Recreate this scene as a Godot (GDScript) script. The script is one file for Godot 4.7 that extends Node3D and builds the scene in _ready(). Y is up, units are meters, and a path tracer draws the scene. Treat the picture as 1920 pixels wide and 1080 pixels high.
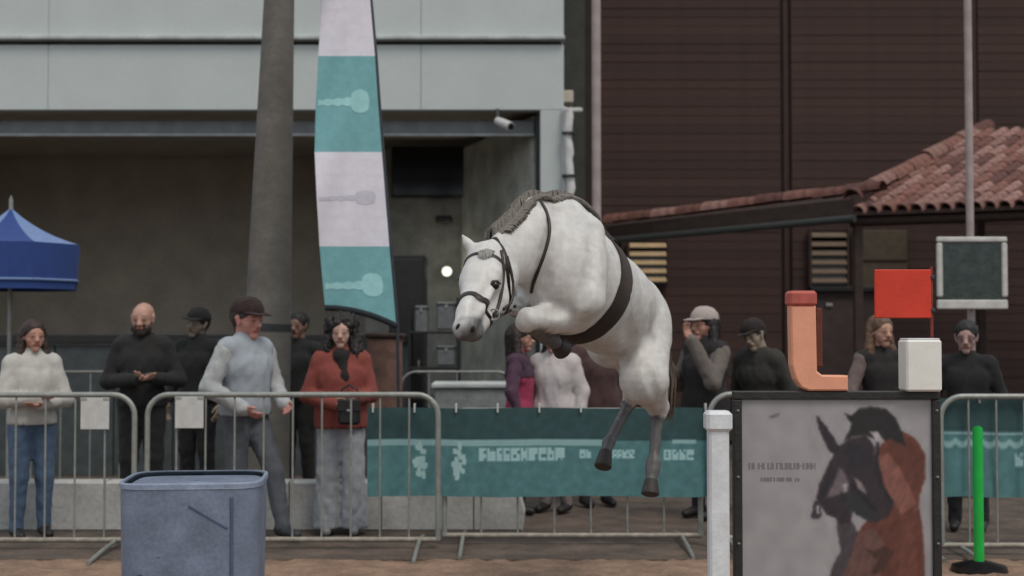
extends Node3D
# A grey horse in mid jump in front of crowd barriers, a hall with an open front and a slatted brown wall.

const FOCAL := 2500.0        # focal length in photograph pixels (1920 wide)
const EYE := 1.64            # camera height, metres
const HORIZON := 620.0       # row of the horizon in the photograph
var pitch := atan((HORIZON - 540.0) / FOCAL)
var mats := {}
var texs := {}
var rng := RandomNumberGenerator.new()
var wob := FastNoiseLite.new()
var head_net: Array
var hand_net: Array
var taken := {}

# ------------------------------------------------------------------ helpers
func P(px: float, py: float, d: float) -> Vector3:
	# the point seen at a pixel of the photograph, d metres in front of the camera
	var u := (px - 960.0) / FOCAL
	var v := (540.0 - py) / FOCAL
	var y := v * cos(pitch) + sin(pitch)
	var z := cos(pitch) - v * sin(pitch)
	return Vector3(u * d / z, EYE + y * d / z, -d)

func X(px: float, d: float) -> float:
	return P(px, HORIZON, d).x

func Y(py: float, d: float) -> float:
	return P(960, py, d).y

func numbered(called: String) -> String:
	var n: int = taken.get(called, 0)
	taken[called] = n + 1
	return called if n == 0 else "%s_%03d" % [called, n]

func tag(o: Node, label: String, category: String, group := "") -> void:
	o.set_meta("label", label)
	o.set_meta("category", category)
	if group != "":
		o.set_meta("group", group)

func thing(called: String, label: String, category: String, at: Vector3, turn := 0.0, group := "") -> Node3D:
	var o := Node3D.new()
	o.name = numbered(called)
	add_child(o)
	o.position = at
	o.rotation.y = turn
	tag(o, label, category, group)
	return o

func part(parent: Node, called: String, mesh: Mesh, m: Material, at := Vector3.ZERO, turn := Vector3.ZERO) -> MeshInstance3D:
	var o := MeshInstance3D.new()
	o.name = called if parent != self else numbered(called)
	o.mesh = mesh
	o.material_override = m
	o.position = at
	o.rotation = turn
	o.cast_shadow = GeometryInstance3D.SHADOW_CASTING_SETTING_ON
	parent.add_child(o, true)
	return o

func setting(called: String, mesh: Mesh, m: Material, at := Vector3.ZERO) -> MeshInstance3D:
	var o := part(self, called, mesh, m, at)
	o.set_meta("kind", "structure")
	return o

class Build:
	var v := PackedVector3Array()
	var n := PackedVector3Array()
	var c := PackedColorArray()
	var t := PackedVector2Array()
	var i := PackedInt32Array()
	func quad(a: Vector3, b: Vector3, cc: Vector3, d: Vector3, nn: Vector3) -> void:
		tri(a, b, cc, nn); tri(a, cc, d, nn)
	func tri(a: Vector3, b: Vector3, cc: Vector3, nn: Vector3) -> void:
		var k := v.size()
		if (b - a).cross(cc - a).dot(nn) > 0.0:
			v.append_array([a, cc, b])
		else:
			v.append_array([a, b, cc])
		n.append_array([nn, nn, nn])
		i.append_array([k, k + 1, k + 2])
	func net(a: Array, xf := Transform3D.IDENTITY, flip := false) -> void:
		var k := v.size()
		for p in a[0]:
			v.append(xf * p)
		for q in a[1]:
			n.append((xf.basis * q).normalized())
		for j in range(0, a[2].size(), 3):
			if flip:
				i.append_array([k + a[2][j], k + a[2][j + 2], k + a[2][j + 1]])
			else:
				i.append_array([k + a[2][j], k + a[2][j + 1], k + a[2][j + 2]])
	func tube(pts: Array, radii: Array, sides := 8, closed := false, flat := 1.0, up := Vector3.UP) -> void:
		var k := v.size()
		var m := pts.size()
		for a in m:
			var before: Vector3 = pts[(a - 1 + m) % m] if closed or a > 0 else pts[a]
			var after: Vector3 = pts[(a + 1) % m] if closed or a < m - 1 else pts[a]
			var dir := (after - before).normalized()
			var s := dir.cross(up)
			if s.length() < 0.05:
				s = dir.cross(Vector3.RIGHT)
			s = s.normalized()
			var w := s.cross(dir).normalized()
			var r: float = radii[a] if radii.size() > 1 else radii[0]
			for b in sides:
				var an := TAU * b / sides
				v.append(pts[a] + s * cos(an) * r * flat + w * sin(an) * r)
				n.append((s * cos(an) / maxf(flat, 0.05) + w * sin(an)).normalized())
		for a in (m if closed else m - 1):
			for b in sides:
				var p := k + a * sides + b
				var q := k + a * sides + (b + 1) % sides
				var r2 := k + ((a + 1) % m) * sides + b
				var s2 := k + ((a + 1) % m) * sides + (b + 1) % sides
				i.append_array([p, q, r2, q, s2, r2])
		if not closed:
			for e in [0, m - 1]:
				var dir2: Vector3 = (pts[0] - pts[1]) if e == 0 else (pts[m - 1] - pts[m - 2])
				for b in range(1, sides - 1):
					tri(v[k + e * sides], v[k + e * sides + b], v[k + e * sides + b + 1], dir2.normalized())
	func mesh() -> ArrayMesh:
		var arr := []
		arr.resize(Mesh.ARRAY_MAX)
		arr[Mesh.ARRAY_VERTEX] = v
		arr[Mesh.ARRAY_NORMAL] = n
		arr[Mesh.ARRAY_INDEX] = i
		if c.size() == v.size() and c.size() > 0:
			arr[Mesh.ARRAY_COLOR] = c
		if t.size() == v.size() and t.size() > 0:
			arr[Mesh.ARRAY_TEX_UV] = t
		var o := ArrayMesh.new()
		o.add_surface_from_arrays(Mesh.PRIMITIVE_TRIANGLES, arr)
		return o

var box_cache := {}
func box(size: Vector3, bevel := 0.006) -> ArrayMesh:
	# a box with chamfered edges, centred
	var key := [size, bevel]
	if box_cache.has(key):
		return box_cache[key]
	var h := size * 0.5
	var b := minf(bevel, minf(h.x, minf(h.y, h.z)) * 0.6)
	var m := Build.new()
	var vx := func(s: Vector3, ax: int) -> Vector3:
		var q := Vector3(s.x * (h.x - b), s.y * (h.y - b), s.z * (h.z - b))
		q[ax] = s[ax] * h[ax]
		return q
	for ax in 3:
		var u := (ax + 1) % 3
		var w := (ax + 2) % 3
		for sg in [-1.0, 1.0]:
			var q := []
			for e in [[-1.0, -1.0], [1.0, -1.0], [1.0, 1.0], [-1.0, 1.0]]:
				var s := Vector3.ZERO
				s[ax] = sg; s[u] = e[0]; s[w] = e[1]
				q.append(vx.call(s, ax))
			var nn := Vector3.ZERO
			nn[ax] = sg
			m.quad(q[0], q[1], q[2], q[3], nn)
		for su in [-1.0, 1.0]:
			for sw in [-1.0, 1.0]:
				var s1 := Vector3.ZERO
				s1[ax] = -1.0; s1[u] = su; s1[w] = sw
				var s2 := s1
				s2[ax] = 1.0
				var nn2 := Vector3.ZERO
				nn2[u] = su; nn2[w] = sw
				m.quad(vx.call(s1, u), vx.call(s2, u), vx.call(s2, w), vx.call(s1, w), nn2.normalized())
	for sx in [-1.0, 1.0]:
		for sy in [-1.0, 1.0]:
			for sz in [-1.0, 1.0]:
				var s3 := Vector3(sx, sy, sz)
				m.tri(vx.call(s3, 0), vx.call(s3, 1), vx.call(s3, 2), s3.normalized())
	box_cache[key] = m.mesh()
	return box_cache[key]

func prism(poly: PackedVector2Array, depth: float, bevel := 0.004) -> ArrayMesh:
	# a flat outline (x, y) with thickness along z and chamfered front and back rims
	var m := Build.new()
	if Geometry2D.is_polygon_clockwise(poly):
		poly.reverse()
	var inner := poly
	var off := Geometry2D.offset_polygon(poly, -bevel, Geometry2D.JOIN_MITER)
	if off.size() == 1 and off[0].size() == poly.size():
		# match the start
		var best := 0
		for a in off[0].size():
			if off[0][a].distance_to(poly[0]) < off[0][best].distance_to(poly[0]):
				best = a
		inner = PackedVector2Array()
		for a in off[0].size():
			inner.append(off[0][(best + a) % off[0].size()])
	var idx := Geometry2D.triangulate_polygon(inner)
	var z := depth * 0.5
	for sg in [-1.0, 1.0]:
		for a in range(0, idx.size(), 3):
			var q := []
			for b in 3:
				var e: Vector2 = inner[idx[a + b]]
				q.append(Vector3(e.x, e.y, sg * z))
			m.tri(q[0], q[1], q[2], Vector3(0, 0, sg))
	for a in poly.size():
		var b := (a + 1) % poly.size()
		var e := (poly[b] - poly[a]).normalized()
		var nn := Vector3(e.y, -e.x, 0)
		var zz := z - bevel
		m.quad(Vector3(poly[a].x, poly[a].y, -zz), Vector3(poly[b].x, poly[b].y, -zz), Vector3(poly[b].x, poly[b].y, zz), Vector3(poly[a].x, poly[a].y, zz), nn)
		for sg in [-1.0, 1.0]:
			m.quad(Vector3(poly[a].x, poly[a].y, sg * zz), Vector3(poly[b].x, poly[b].y, sg * zz), Vector3(inner[b].x, inner[b].y, sg * z), Vector3(inner[a].x, inner[a].y, sg * z), (nn + Vector3(0, 0, sg)).normalized())
	return m.mesh()

func lathe(rings: Array, sides := 24) -> ArrayMesh:
	# rings of [y, radius]
	var m := Build.new()
	for a in rings.size():
		for b in sides:
			var an := TAU * b / sides
			m.v.append(Vector3(cos(an) * rings[a][1], rings[a][0], sin(an) * rings[a][1]))
			m.n.append(Vector3(cos(an), 0, sin(an)))
	for a in rings.size() - 1:
		for b in sides:
			var p := a * sides + b
			var q := a * sides + (b + 1) % sides
			m.i.append_array([p, q, p + sides, q, q + sides, p + sides])
	return m.mesh()

# ------------------------------------------------------------------ textures and materials
func noise_tex(key: String, seed_: int, freq: float, lo: float, hi: float, fine := 0.35, size := 256) -> ImageTexture:
	if texs.has(key):
		return texs[key]
	var a := FastNoiseLite.new()
	a.seed = seed_; a.frequency = freq; a.fractal_octaves = 5
	var b := FastNoiseLite.new()
	b.seed = seed_ + 7; b.frequency = freq * 9.0; b.fractal_octaves = 2
	var ia := a.get_seamless_image(size, size)
	var ib := b.get_seamless_image(size, size)
	var im := Image.create(size, size, false, Image.FORMAT_RGB8)
	for y in size:
		for x in size:
			var q: float = lerpf(ia.get_pixel(x, y).r, ib.get_pixel(x, y).r, fine)
			var g := lerpf(lo, hi, clampf((q - 0.5) * 1.6 + 0.5, 0.0, 1.0))
			im.set_pixel(x, y, Color(g, g, g))
	im.generate_mipmaps()
	texs[key] = ImageTexture.create_from_image(im)
	return texs[key]

func relief_tex(key: String, seed_: int, freq: float, strength: float) -> ImageTexture:
	if texs.has(key):
		return texs[key]
	var a := FastNoiseLite.new()
	a.seed = seed_; a.frequency = freq; a.fractal_octaves = 4
	var im := a.get_seamless_image(256, 256)
	im.convert(Image.FORMAT_RGBA8)
	im.bump_map_to_normal_map(strength)
	im.generate_mipmaps()
	texs[key] = ImageTexture.create_from_image(im)
	return texs[key]

# name: [colour, roughness, tile size in metres, tone range low, relief strength, metallic]
func mat(key: String, col := Color.WHITE, rough := 0.8, tile := 1.0, low := 0.8, bump := 0.5, metal := 0.0) -> StandardMaterial3D:
	if mats.has(key):
		return mats[key]
	var m := StandardMaterial3D.new()
	m.albedo_color = col
	m.roughness = rough
	m.metallic = metal
	m.uv1_triplanar = true
	m.uv1_scale = Vector3.ONE / tile
	m.albedo_texture = noise_tex("tone%d" % int(low * 100), int(low * 100), 0.012, low, 1.0)
	if bump > 0.0:
		m.normal_enabled = true
		m.normal_texture = relief_tex("relief", 5, 0.05, 6.0)
		m.normal_scale = bump * 0.35
	mats[key] = m
	return m

func cloth(key: String, col: Color, low := 0.92) -> StandardMaterial3D:
	var m := mat(key, col, 0.92, 0.35, low, 0.5)
	m.rim_enabled = true
	m.rim = 0.15
	return m

# ------------------------------------------------------------------ smooth bodies: tapered capsules joined with a smooth minimum, meshed as surface nets
func bone(a: Vector3, b: Vector3, ra: float, rb: float, w := Vector3.RIGHT, k := 1.0, blend := -1.0) -> Array:
	var ab := b - a
	if k != 1.0:
		ab -= w * (ab.dot(w) * (1.0 - 1.0 / k))
	return [a, b, ra, rb, w, k, ab, 1.0 / maxf(ab.length_squared(), 0.0000001), blend]

func bone_distance(p: Vector3, B: Array) -> float:
	var q: Vector3 = p - B[0]
	if B[5] != 1.0:
		q -= B[4] * (q.dot(B[4]) * (1.0 - 1.0 / B[5]))
	var t := clampf(q.dot(B[6]) * B[7], 0.0, 1.0)
	return (q - B[6] * t).length() - lerpf(B[2], B[3], t)

func field_at(p: Vector3, bones: Array, k: float) -> float:
	var f := 9.0
	for B in bones:
		var d := bone_distance(p, B)
		var kb: float = B[8] if B[8] > 0.0 else k
		var h := maxf(kb - absf(f - d), 0.0)
		f = minf(f, d) - h * h * 0.25 / kb
	return f

func nets(bones: Array, cell: float, k: float, carve := [], planes := [], amp := 0.0, freq := 6.0, grooves := []) -> Array:
	var lo := Vector3.INF
	var hi := -Vector3.INF
	var margin := k + cell * 2.0
	var boxes := []
	for B in bones:
		var r: float = maxf(B[2], B[3]) * maxf(1.0, B[5]) + margin
		var l: Vector3 = B[0].min(B[1]) - Vector3.ONE * r
		var g: Vector3 = B[0].max(B[1]) + Vector3.ONE * r
		boxes.append([l, g])
		lo = lo.min(l)
		hi = hi.max(g)
	var nx := int((hi.x - lo.x) / cell) + 2
	var ny := int((hi.y - lo.y) / cell) + 2
	var nz := int((hi.z - lo.z) / cell) + 2
	var sy := nx
	var sz := nx * ny
	var f := PackedFloat32Array()
	f.resize(nx * ny * nz)
	f.fill(9.0)
	for bi in bones.size():
		var B: Array = bones[bi]
		var a: Vector3 = B[0]
		var ra: float = B[2]
		var rd: float = B[3] - B[2]
		var w: Vector3 = B[4]
		var kk: float = 1.0 - 1.0 / B[5]
		var ab: Vector3 = B[6]
		var inv: float = B[7]
		var kb: float = B[8] if B[8] > 0.0 else k
		var l: Vector3 = (boxes[bi][0] - lo) / cell
		var g: Vector3 = (boxes[bi][1] - lo) / cell
		var x0 := maxi(int(l.x), 0)
		var x1 := mini(int(g.x) + 1, nx - 1)
		for z in range(maxi(int(l.z), 0), mini(int(g.z) + 1, nz - 1) + 1):
			for y in range(maxi(int(l.y), 0), mini(int(g.y) + 1, ny - 1) + 1):
				var row := z * sz + y * sy
				for x in range(x0, x1 + 1):
					var q := lo + Vector3(x, y, z) * cell - a
					if kk != 0.0:
						q -= w * (q.dot(w) * kk)
					var t := clampf(q.dot(ab) * inv, 0.0, 1.0)
					var d := (q - ab * t).length() - ra - rd * t
					var o := f[row + x]
					var h := kb - absf(o - d)
					if h > 0.0:
						f[row + x] = minf(o, d) - h * h * 0.25 / kb
					elif d < o:
						f[row + x] = d
	if carve.size() + planes.size() > 0 or amp > 0.0:
		for z in nz:
			for y in ny:
				var row := z * sz + y * sy
				for x in nx:
					var o := f[row + x]
					if o > 0.12:
						continue
					var p := lo + Vector3(x, y, z) * cell
					if amp > 0.0 and o > -0.1:
						o += amp * wob.get_noise_3dv(p * Vector3(freq, freq * 0.5, freq))
					for C in carve:
						o = maxf(o, -bone_distance(p, C))
					for pl in planes:
						o = maxf(o, pl.distance_to(p))
					f[row + x] = o
	for C in grooves:      # shallow hollows with soft edges
		var reach: Vector3 = Vector3.ONE * (C[2] + 0.05)
		var l: Vector3 = (C[0].min(C[1]) - reach - lo) / cell
		var g: Vector3 = (C[0].max(C[1]) + reach - lo) / cell
		for z in range(maxi(int(l.z), 0), mini(int(g.z) + 1, nz - 1) + 1):
			for y in range(maxi(int(l.y), 0), mini(int(g.y) + 1, ny - 1) + 1):
				for x in range(maxi(int(l.x), 0), mini(int(g.x) + 1, nx - 1) + 1):
					var q := z * sz + y * sy + x
					var o := f[q]
					var gd := -bone_distance(lo + Vector3(x, y, z) * cell, C)
					var gh := maxf(0.035 - absf(o - gd), 0.0)
					f[q] = maxf(o, gd) + gh * gh * 0.25 / 0.035
	var off := [0, 1, sy, sy + 1, sz, sz + 1, sz + sy, sz + sy + 1]
	var edges := [[0, 1], [2, 3], [4, 5], [6, 7], [0, 2], [1, 3], [4, 6], [5, 7], [0, 4], [1, 5], [2, 6], [3, 7]]
	var corner := []
	for e in 8:
		corner.append(Vector3(e & 1, (e >> 1) & 1, (e >> 2) & 1))
	var at := PackedInt32Array()
	at.resize(f.size())
	at.fill(-1)
	var vs := PackedVector3Array()
	var ns := PackedVector3Array()
	var ids := PackedInt32Array()
	var cells := PackedInt32Array()
	var val := PackedFloat32Array()
	val.resize(8)
	var skip := cell * 5.0
	for z in nz - 1:
		for y in ny - 1:
			var row := z * sz + y * sy
			for x in nx - 1:
				var b := row + x
				if absf(f[b]) > skip:
					continue
				var mask := 0
				for e in 8:
					var q := f[b + off[e]]
					val[e] = q
					if q < 0.0:
						mask |= 1 << e
				if mask == 0 or mask == 255:
					continue
				var s := Vector3.ZERO
				var cnt := 0
				for e in edges:
					var fa := val[e[0]]
					var fb := val[e[1]]
					if (fa < 0.0) != (fb < 0.0):
						s += corner[e[0]].lerp(corner[e[1]], fa / (fa - fb))
						cnt += 1
				s /= cnt
				at[b] = vs.size()
				vs.append(lo + (Vector3(x, y, z) + s) * cell)
				ns.append(Vector3(val[1] + val[3] + val[5] + val[7] - val[0] - val[2] - val[4] - val[6],
					val[2] + val[3] + val[6] + val[7] - val[0] - val[1] - val[4] - val[5],
					val[4] + val[5] + val[6] + val[7] - val[0] - val[1] - val[2] - val[3]).normalized())
				cells.append(b)
	var ax := [1, sy, sz]
	for b in cells:
		for e in 3:
			var u: int = ax[(e + 1) % 3]
			var w2: int = ax[(e + 2) % 3]
			var s0 := f[b] < 0.0
			if s0 == (f[b + ax[e]] < 0.0) or b - u - w2 < 0:
				continue
			var q0 := at[b]
			var q1 := at[b - u]
			var q2 := at[b - u - w2]
			var q3 := at[b - w2]
			if q1 < 0 or q2 < 0 or q3 < 0:
				continue
			if s0:
				ids.append_array([q0, q2, q1, q0, q3, q2])
			else:
				ids.append_array([q0, q1, q2, q0, q2, q3])
	return [vs, ns, ids]

func net_mesh(a: Array) -> ArrayMesh:
	var m := Build.new()
	m.v = a[0]; m.n = a[1]; m.i = a[2]
	return m.mesh()

# ------------------------------------------------------------------ start
func _ready() -> void:
	rng.seed = 11
	wob.seed = 3
	wob.frequency = 1.0
	wob.fractal_octaves = 2
	# camera
	var cam := Camera3D.new()
	cam.name = "camera"
	add_child(cam)
	cam.position = Vector3(0, EYE, 0)
	cam.rotation.x = pitch
	cam.fov = rad_to_deg(2.0 * atan(540.0 / FOCAL))
	cam.far = 400.0
	cam.current = true
	var glass := CameraAttributesPhysical.new()      # a soft, wide open lens focused on the horse
	glass.frustum_focal_length = 12.0 * FOCAL / 540.0
	glass.frustum_focus_distance = 6.9
	glass.frustum_near = 0.05
	glass.frustum_far = 400.0
	glass.exposure_aperture = 2.1
	cam.attributes = glass
	# overcast sky
	var sky_mat := ProceduralSkyMaterial.new()
	sky_mat.sky_top_color = Color(0.80, 0.83, 0.86)
	sky_mat.sky_horizon_color = Color(0.78, 0.80, 0.82)
	sky_mat.sky_curve = 0.2
	sky_mat.ground_bottom_color = Color(0.25, 0.22, 0.2)
	sky_mat.ground_horizon_color = Color(0.4, 0.38, 0.36)
	var sky := Sky.new()
	sky.sky_material = sky_mat
	var env := Environment.new()
	env.background_mode = Environment.BG_SKY
	env.sky = sky
	env.tonemap_mode = Environment.TONE_MAPPER_LINEAR
	env.tonemap_exposure = 1.18
	env.sdfgi_enabled = true
	env.ssao_enabled = true
	env.ssil_enabled = true
	var we := WorldEnvironment.new()
	we.name = "environment"
	we.environment = env
	add_child(we)
	var sun := DirectionalLight3D.new()
	sun.name = "sun"
	sun.light_energy = 0.45
	sun.light_angular_distance = 22.0
	sun.light_color = Color(1.0, 0.97, 0.93)
	sun.shadow_enabled = true
	add_child(sun)
	sun.rotation_degrees = Vector3(-58, 32, 0)

	head_net = make_head()
	hand_net = make_hand()
	make_ground()
	make_hall()
	make_slatted_wall()
	make_tiled_canopy()
	make_poles()
	make_flag()
	make_barriers()
	make_jump()
	make_people()
	make_horse()
	make_details()
	print("built in ", Time.get_ticks_msec(), " ms")

# ------------------------------------------------------------------ ground
func sheet(x0: float, x1: float, z0: float, z1: float, step: float, amp: float) -> ArrayMesh:
	var m := Build.new()
	var nx := int((x1 - x0) / step)
	var nz := int((z1 - z0) / step)
	for a in nz + 1:
		for b in nx + 1:
			var p := Vector3(x0 + b * step, 0, z0 + a * step)
			p.y = amp * (wob.get_noise_2d(p.x * 3.0, p.z * 3.0) + 0.5 * wob.get_noise_2d(p.x * 11.0, p.z * 11.0))
			m.v.append(p)
			var e := 0.03
			var gx := amp * (wob.get_noise_2d((p.x + e) * 3.0, p.z * 3.0) - wob.get_noise_2d((p.x - e) * 3.0, p.z * 3.0)) / (2.0 * e)
			var gz := amp * (wob.get_noise_2d(p.x * 3.0, (p.z + e) * 3.0) - wob.get_noise_2d(p.x * 3.0, (p.z - e) * 3.0)) / (2.0 * e)
			m.n.append(Vector3(-gx, 1, -gz).normalized())
	for a in nz:
		for b in nx:
			var q := a * (nx + 1) + b
			m.i.append_array([q, q + 1, q + nx + 1, q + 1, q + nx + 2, q + nx + 1])
	return m.mesh()

func make_ground() -> void:
	var base := PlaneMesh.new()
	base.size = Vector2(300, 300)
	setting("ground", base, mat("earth", Color(0.42, 0.36, 0.31), 0.95, 2.5, 0.7, 0.8), Vector3(0, -0.05, -40))
	var sand := mat("sand", Color(0.585, 0.475, 0.395), 0.95, 1.1, 0.72, 1.0)
	setting("sand_arena", sheet(-9.0, 9.0, -9.62, -2.0, 0.06, 0.02), sand, Vector3(0, 0.0, 0))
	setting("pavement", box(Vector3(40, 0.06, 22.4), 0.01), mat("asphalt", Color(0.40, 0.345, 0.305), 0.9, 1.3, 0.65, 0.8), Vector3(0, -0.018, -20.8))
	# pale low wall behind the people at the barrier
	var lw := thing("low_wall", "pale low concrete wall with a rounded end behind the barriers", "wall", Vector3(0, 0, -11.0))
	var xe := X(985, 10.9)
	var outline := PackedVector2Array([Vector2(-6.5, 0), Vector2(xe - 0.02, 0), Vector2(xe, 0.16), Vector2(xe - 0.03, 0.28), Vector2(xe - 0.12, 0.36), Vector2(xe - 0.26, 0.4), Vector2(-6.5, 0.4)])
	part(lw, "wall", prism(outline, 0.22, 0.015), mat("pale_concrete", Color(0.72, 0.72, 0.71), 0.85, 1.4, 0.82, 0.25), Vector3(0, 0.012, 0))
	for k in 8:
		part(lw, "joint", box(Vector3(0.012, 0.404, 0.226), 0.002), mat("joint", Color(0.4, 0.39, 0.38), 0.95, 0.5), Vector3(xe - 0.42 - k * 0.75, 0.212, 0))

# ------------------------------------------------------------------ hall with open front
func make_hall() -> void:
	var d := 16.0
	var grey := mat("facade", Color(0.74, 0.77, 0.765), 0.75, 2.6, 0.97, 0.05)
	var trim := mat("facade_trim", Color(0.74, 0.76, 0.76), 0.7, 1.4, 0.85, 0.2)
	var dark := mat("dark_steel", Color(0.20, 0.21, 0.22), 0.6, 0.8, 0.75, 0.3)
	var inner := mat("hall_inner", Color(0.77, 0.73, 0.67), 0.9, 2.4, 0.88, 0.2)
	var inner_pale := mat("hall_pale", Color(0.78, 0.79, 0.75), 0.85, 1.8, 0.75, 0.4)
	var xl := -8.5
	var xr := X(1058, d)
	var xo := X(1013, d)
	var top := 7.5
	var h := thing("hall", "pale grey hall with a wide dark open front", "building", Vector3(0, 0, -d))
	var y1 := Y(84, d)      # joint between the two rows of panels
	var y0 := Y(206, d)     # bottom edge of the fascia
	# fascia panels, each its own piece
	var edges := [xl, -5.6, -2.86, -1.1, xr]
	for a in edges.size() - 1:
		var x0: float = edges[a]
		var x1: float = edges[a + 1]
		part(h, "fascia_panel", box(Vector3(x1 - x0 - 0.004, y1 - y0, 0.2), 0.006), grey, Vector3((x0 + x1) / 2, (y1 + y0) / 2, -0.1))
		part(h, "upper_panel", box(Vector3(x1 - x0 - 0.004, top - y1 - 0.05, 0.2), 0.006), grey, Vector3((x0 + x1) / 2, (top + y1 + 0.05) / 2, -0.1))
	part(h, "drip_moulding", box(Vector3(xr - xl + 0.02, 0.05, 0.1), 0.01), trim, Vector3((xl + xr) / 2, y1 + 0.075, 0.035))
	part(h, "joint_back", box(Vector3(xr - xl - 0.05, 0.08, 0.1), 0.003), dark, Vector3((xl + xr) / 2, y1 + 0.02, -0.12))
	part(h, "pilaster", box(Vector3(xr - xo, y0, 0.4), 0.01), grey, Vector3((xr + xo) / 2, y0 / 2, -0.2))
	part(h, "jamb", box(Vector3(0.05, y0 - 0.01, 0.12), 0.006), dark, Vector3(xo - 0.027, y0 / 2, -0.2))
	# shutter box under the fascia
	part(h, "shutter_box", box(Vector3(xo - 0.06 - xl, 0.16, 0.12), 0.012), mat("shutter_box", Color(0.5, 0.52, 0.53), 0.55, 1.0, 0.85, 0.2, 0.2), Vector3((xo - 0.06 + xl) / 2, y0 - 0.16, -0.36))
	part(h, "shutter_rail", box(Vector3(xo - 0.06 - xl, 0.035, 0.06), 0.006), trim, Vector3((xo - 0.06 + xl) / 2, y0 - 0.255, -0.33))
	# closed room behind
	part(h, "back_wall", box(Vector3(9.5, y0 + 0.3, 0.15), 0.01), inner, Vector3(-4.4, (y0 + 0.3) / 2, -5.6))
	part(h, "side_wall", box(Vector3(0.15, y0 + 0.3, 5.5), 0.01), inner, Vector3(xl - 0.08, (y0 + 0.3) / 2, -2.95))
	part(h, "outer_wall", box(Vector3(0.14, top, 5.25), 0.01), grey, Vector3(xr - 0.075, top / 2, -3.04))
	part(h, "ceiling", box(Vector3(9.9, 0.15, 5.5), 0.01), inner, Vector3(-4.2, y0 + 0.2, -2.95))
	part(h, "roof", box(Vector3(9.9, 0.2, 6.0), 0.02), grey, Vector3(-4.2, top + 0.1, -2.98))
	# slanting pale return wall next to the pilaster
	var a0 := Vector3(xo - 0.03, 0, -0.42)
	var a1 := Vector3(X(872, 19.4), 0, -3.4)
	var mid := (a0 + a1) / 2
	part(h, "return_wall", box(Vector3(a0.distance_to(a1), y0 - 0.02, 0.12), 0.01), inner_pale, Vector3(mid.x, y0 / 2, mid.z), Vector3(0, atan2(-(a1.z - a0.z), a1.x - a0.x), 0))
	var bx0 := X(690, 19.4)
	part(h, "partition", box(Vector3(a1.x - bx0 + 0.1, y0 - 0.02, 0.12), 0.01), mat("partition", Color(0.62, 0.62, 0.59), 0.9, 1.2, 0.8, 0.3), Vector3((a1.x + bx0) / 2, y0 / 2, -3.52))
	part(h, "floor", box(Vector3(9.2, 0.04, 5.5), 0.005), mat("hall_floor", Color(0.26, 0.25, 0.24), 0.6, 1.3, 0.8, 0.3), Vector3(-4.2, 0.034, -2.95))
	# screen on the partition
	var tv := thing("wall_screen", "flat black screen hung on the wall inside the hall", "screen", P(806, 322, 19.28))
	part(tv, "casing", box(Vector3(1.12, 0.74, 0.08), 0.012), mat("black_plastic", Color(0.09, 0.09, 0.095), 0.45, 0.4, 0.85, 0.2), Vector3(0, 0, -0.03))
	part(tv, "screen", box(Vector3(1.07, 0.68, 0.012), 0.003), mat("black_glass", Color(0.035, 0.035, 0.04), 0.15, 0.6, 0.9, 0.0), Vector3(0, 0, 0.014))
	# speaker bracket
	var sp := thing("wall_speaker", "small dark loudspeaker on a bracket below the black screen", "speaker", P(832, 411, 19.2))
	part(sp, "cabinet", box(Vector3(0.24, 0.1, 0.16), 0.02), mat("black_plastic"), Vector3(0, 0, -0.05))
	part(sp, "bracket", box(Vector3(0.05, 0.05, 0.24), 0.008), dark, Vector3(0, -0.03, -0.16))
	# lit globe lamp
	var lp := thing("globe_lamp", "small lit white globe lamp on the hall wall", "lamp", P(838, 509, 19.1))
	var glow := StandardMaterial3D.new()
	glow.albedo_color = Color(0.95, 0.95, 0.9)
	glow.emission_enabled = true
	glow.emission = Color(1.0, 0.98, 0.9)
	glow.emission_energy_multiplier = 0.7
	var globe := SphereMesh.new()
	globe.radius = 0.07; globe.height = 0.14
	part(lp, "globe", globe, glow, Vector3.ZERO)
	part(lp, "arm", box(Vector3(0.03, 0.03, 0.3), 0.006), dark, Vector3(0, -0.03, -0.18))
	var om := OmniLight3D.new()
	om.name = "globe_light"
	om.light_energy = 0.06; om.light_size = 0.07; om.omni_range = 12.0; om.omni_attenuation = 2.0
	om.light_color = Color(1.0, 0.97, 0.88); om.shadow_enabled = true
	lp.add_child(om)
	om.position = Vector3(0, 0, 0.12)
	# surveillance camera under the shutter box
	var cc := thing("security_camera", "white bullet security camera under the shutter box", "camera", P(942, 232, 15.86))
	var cb := Build.new()
	cb.tube([Vector3(-0.06, 0.05, -0.1), Vector3(0.02, 0.0, 0.0), Vector3(0.1, -0.05, 0.1)], [0.05, 0.055, 0.055], 14)
	part(cc, "housing", cb.mesh(), mat("white_plastic", Color(0.78, 0.78, 0.77), 0.4, 0.3, 0.92, 0.1))
	var cl := Build.new()
	cl.tube([Vector3(0.1, -0.05, 0.1), Vector3(0.11, -0.055, 0.112)], [0.042, 0.04], 14)
	part(cc, "lens", cl.mesh(), mat("black_glass"))
	var cs := Build.new()
	cs.tube([Vector3(-0.06, 0.2, -0.16), Vector3(-0.06, 0.06, -0.1)], [0.025], 8)
	part(cc, "stalk", cs.mesh(), dark)
	# dark topped counter across the opening
	var d2 := 15.2
	var ct := thing("counter", "long grey counter with a thick black top in the hall opening", "counter", Vector3(0, 0.012, -d2))
	var cx0 := -5.8
	var cx1 := X(772, d2)
	var cy := Y(628, d2)
	part(ct, "counter_top", box(Vector3(cx1 - cx0, 0.11, 0.5), 0.012), mat("black_top", Color(0.14, 0.13, 0.125), 0.5, 0.8, 0.8, 0.3), Vector3((cx0 + cx1) / 2, cy - 0.055, 0))
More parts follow.
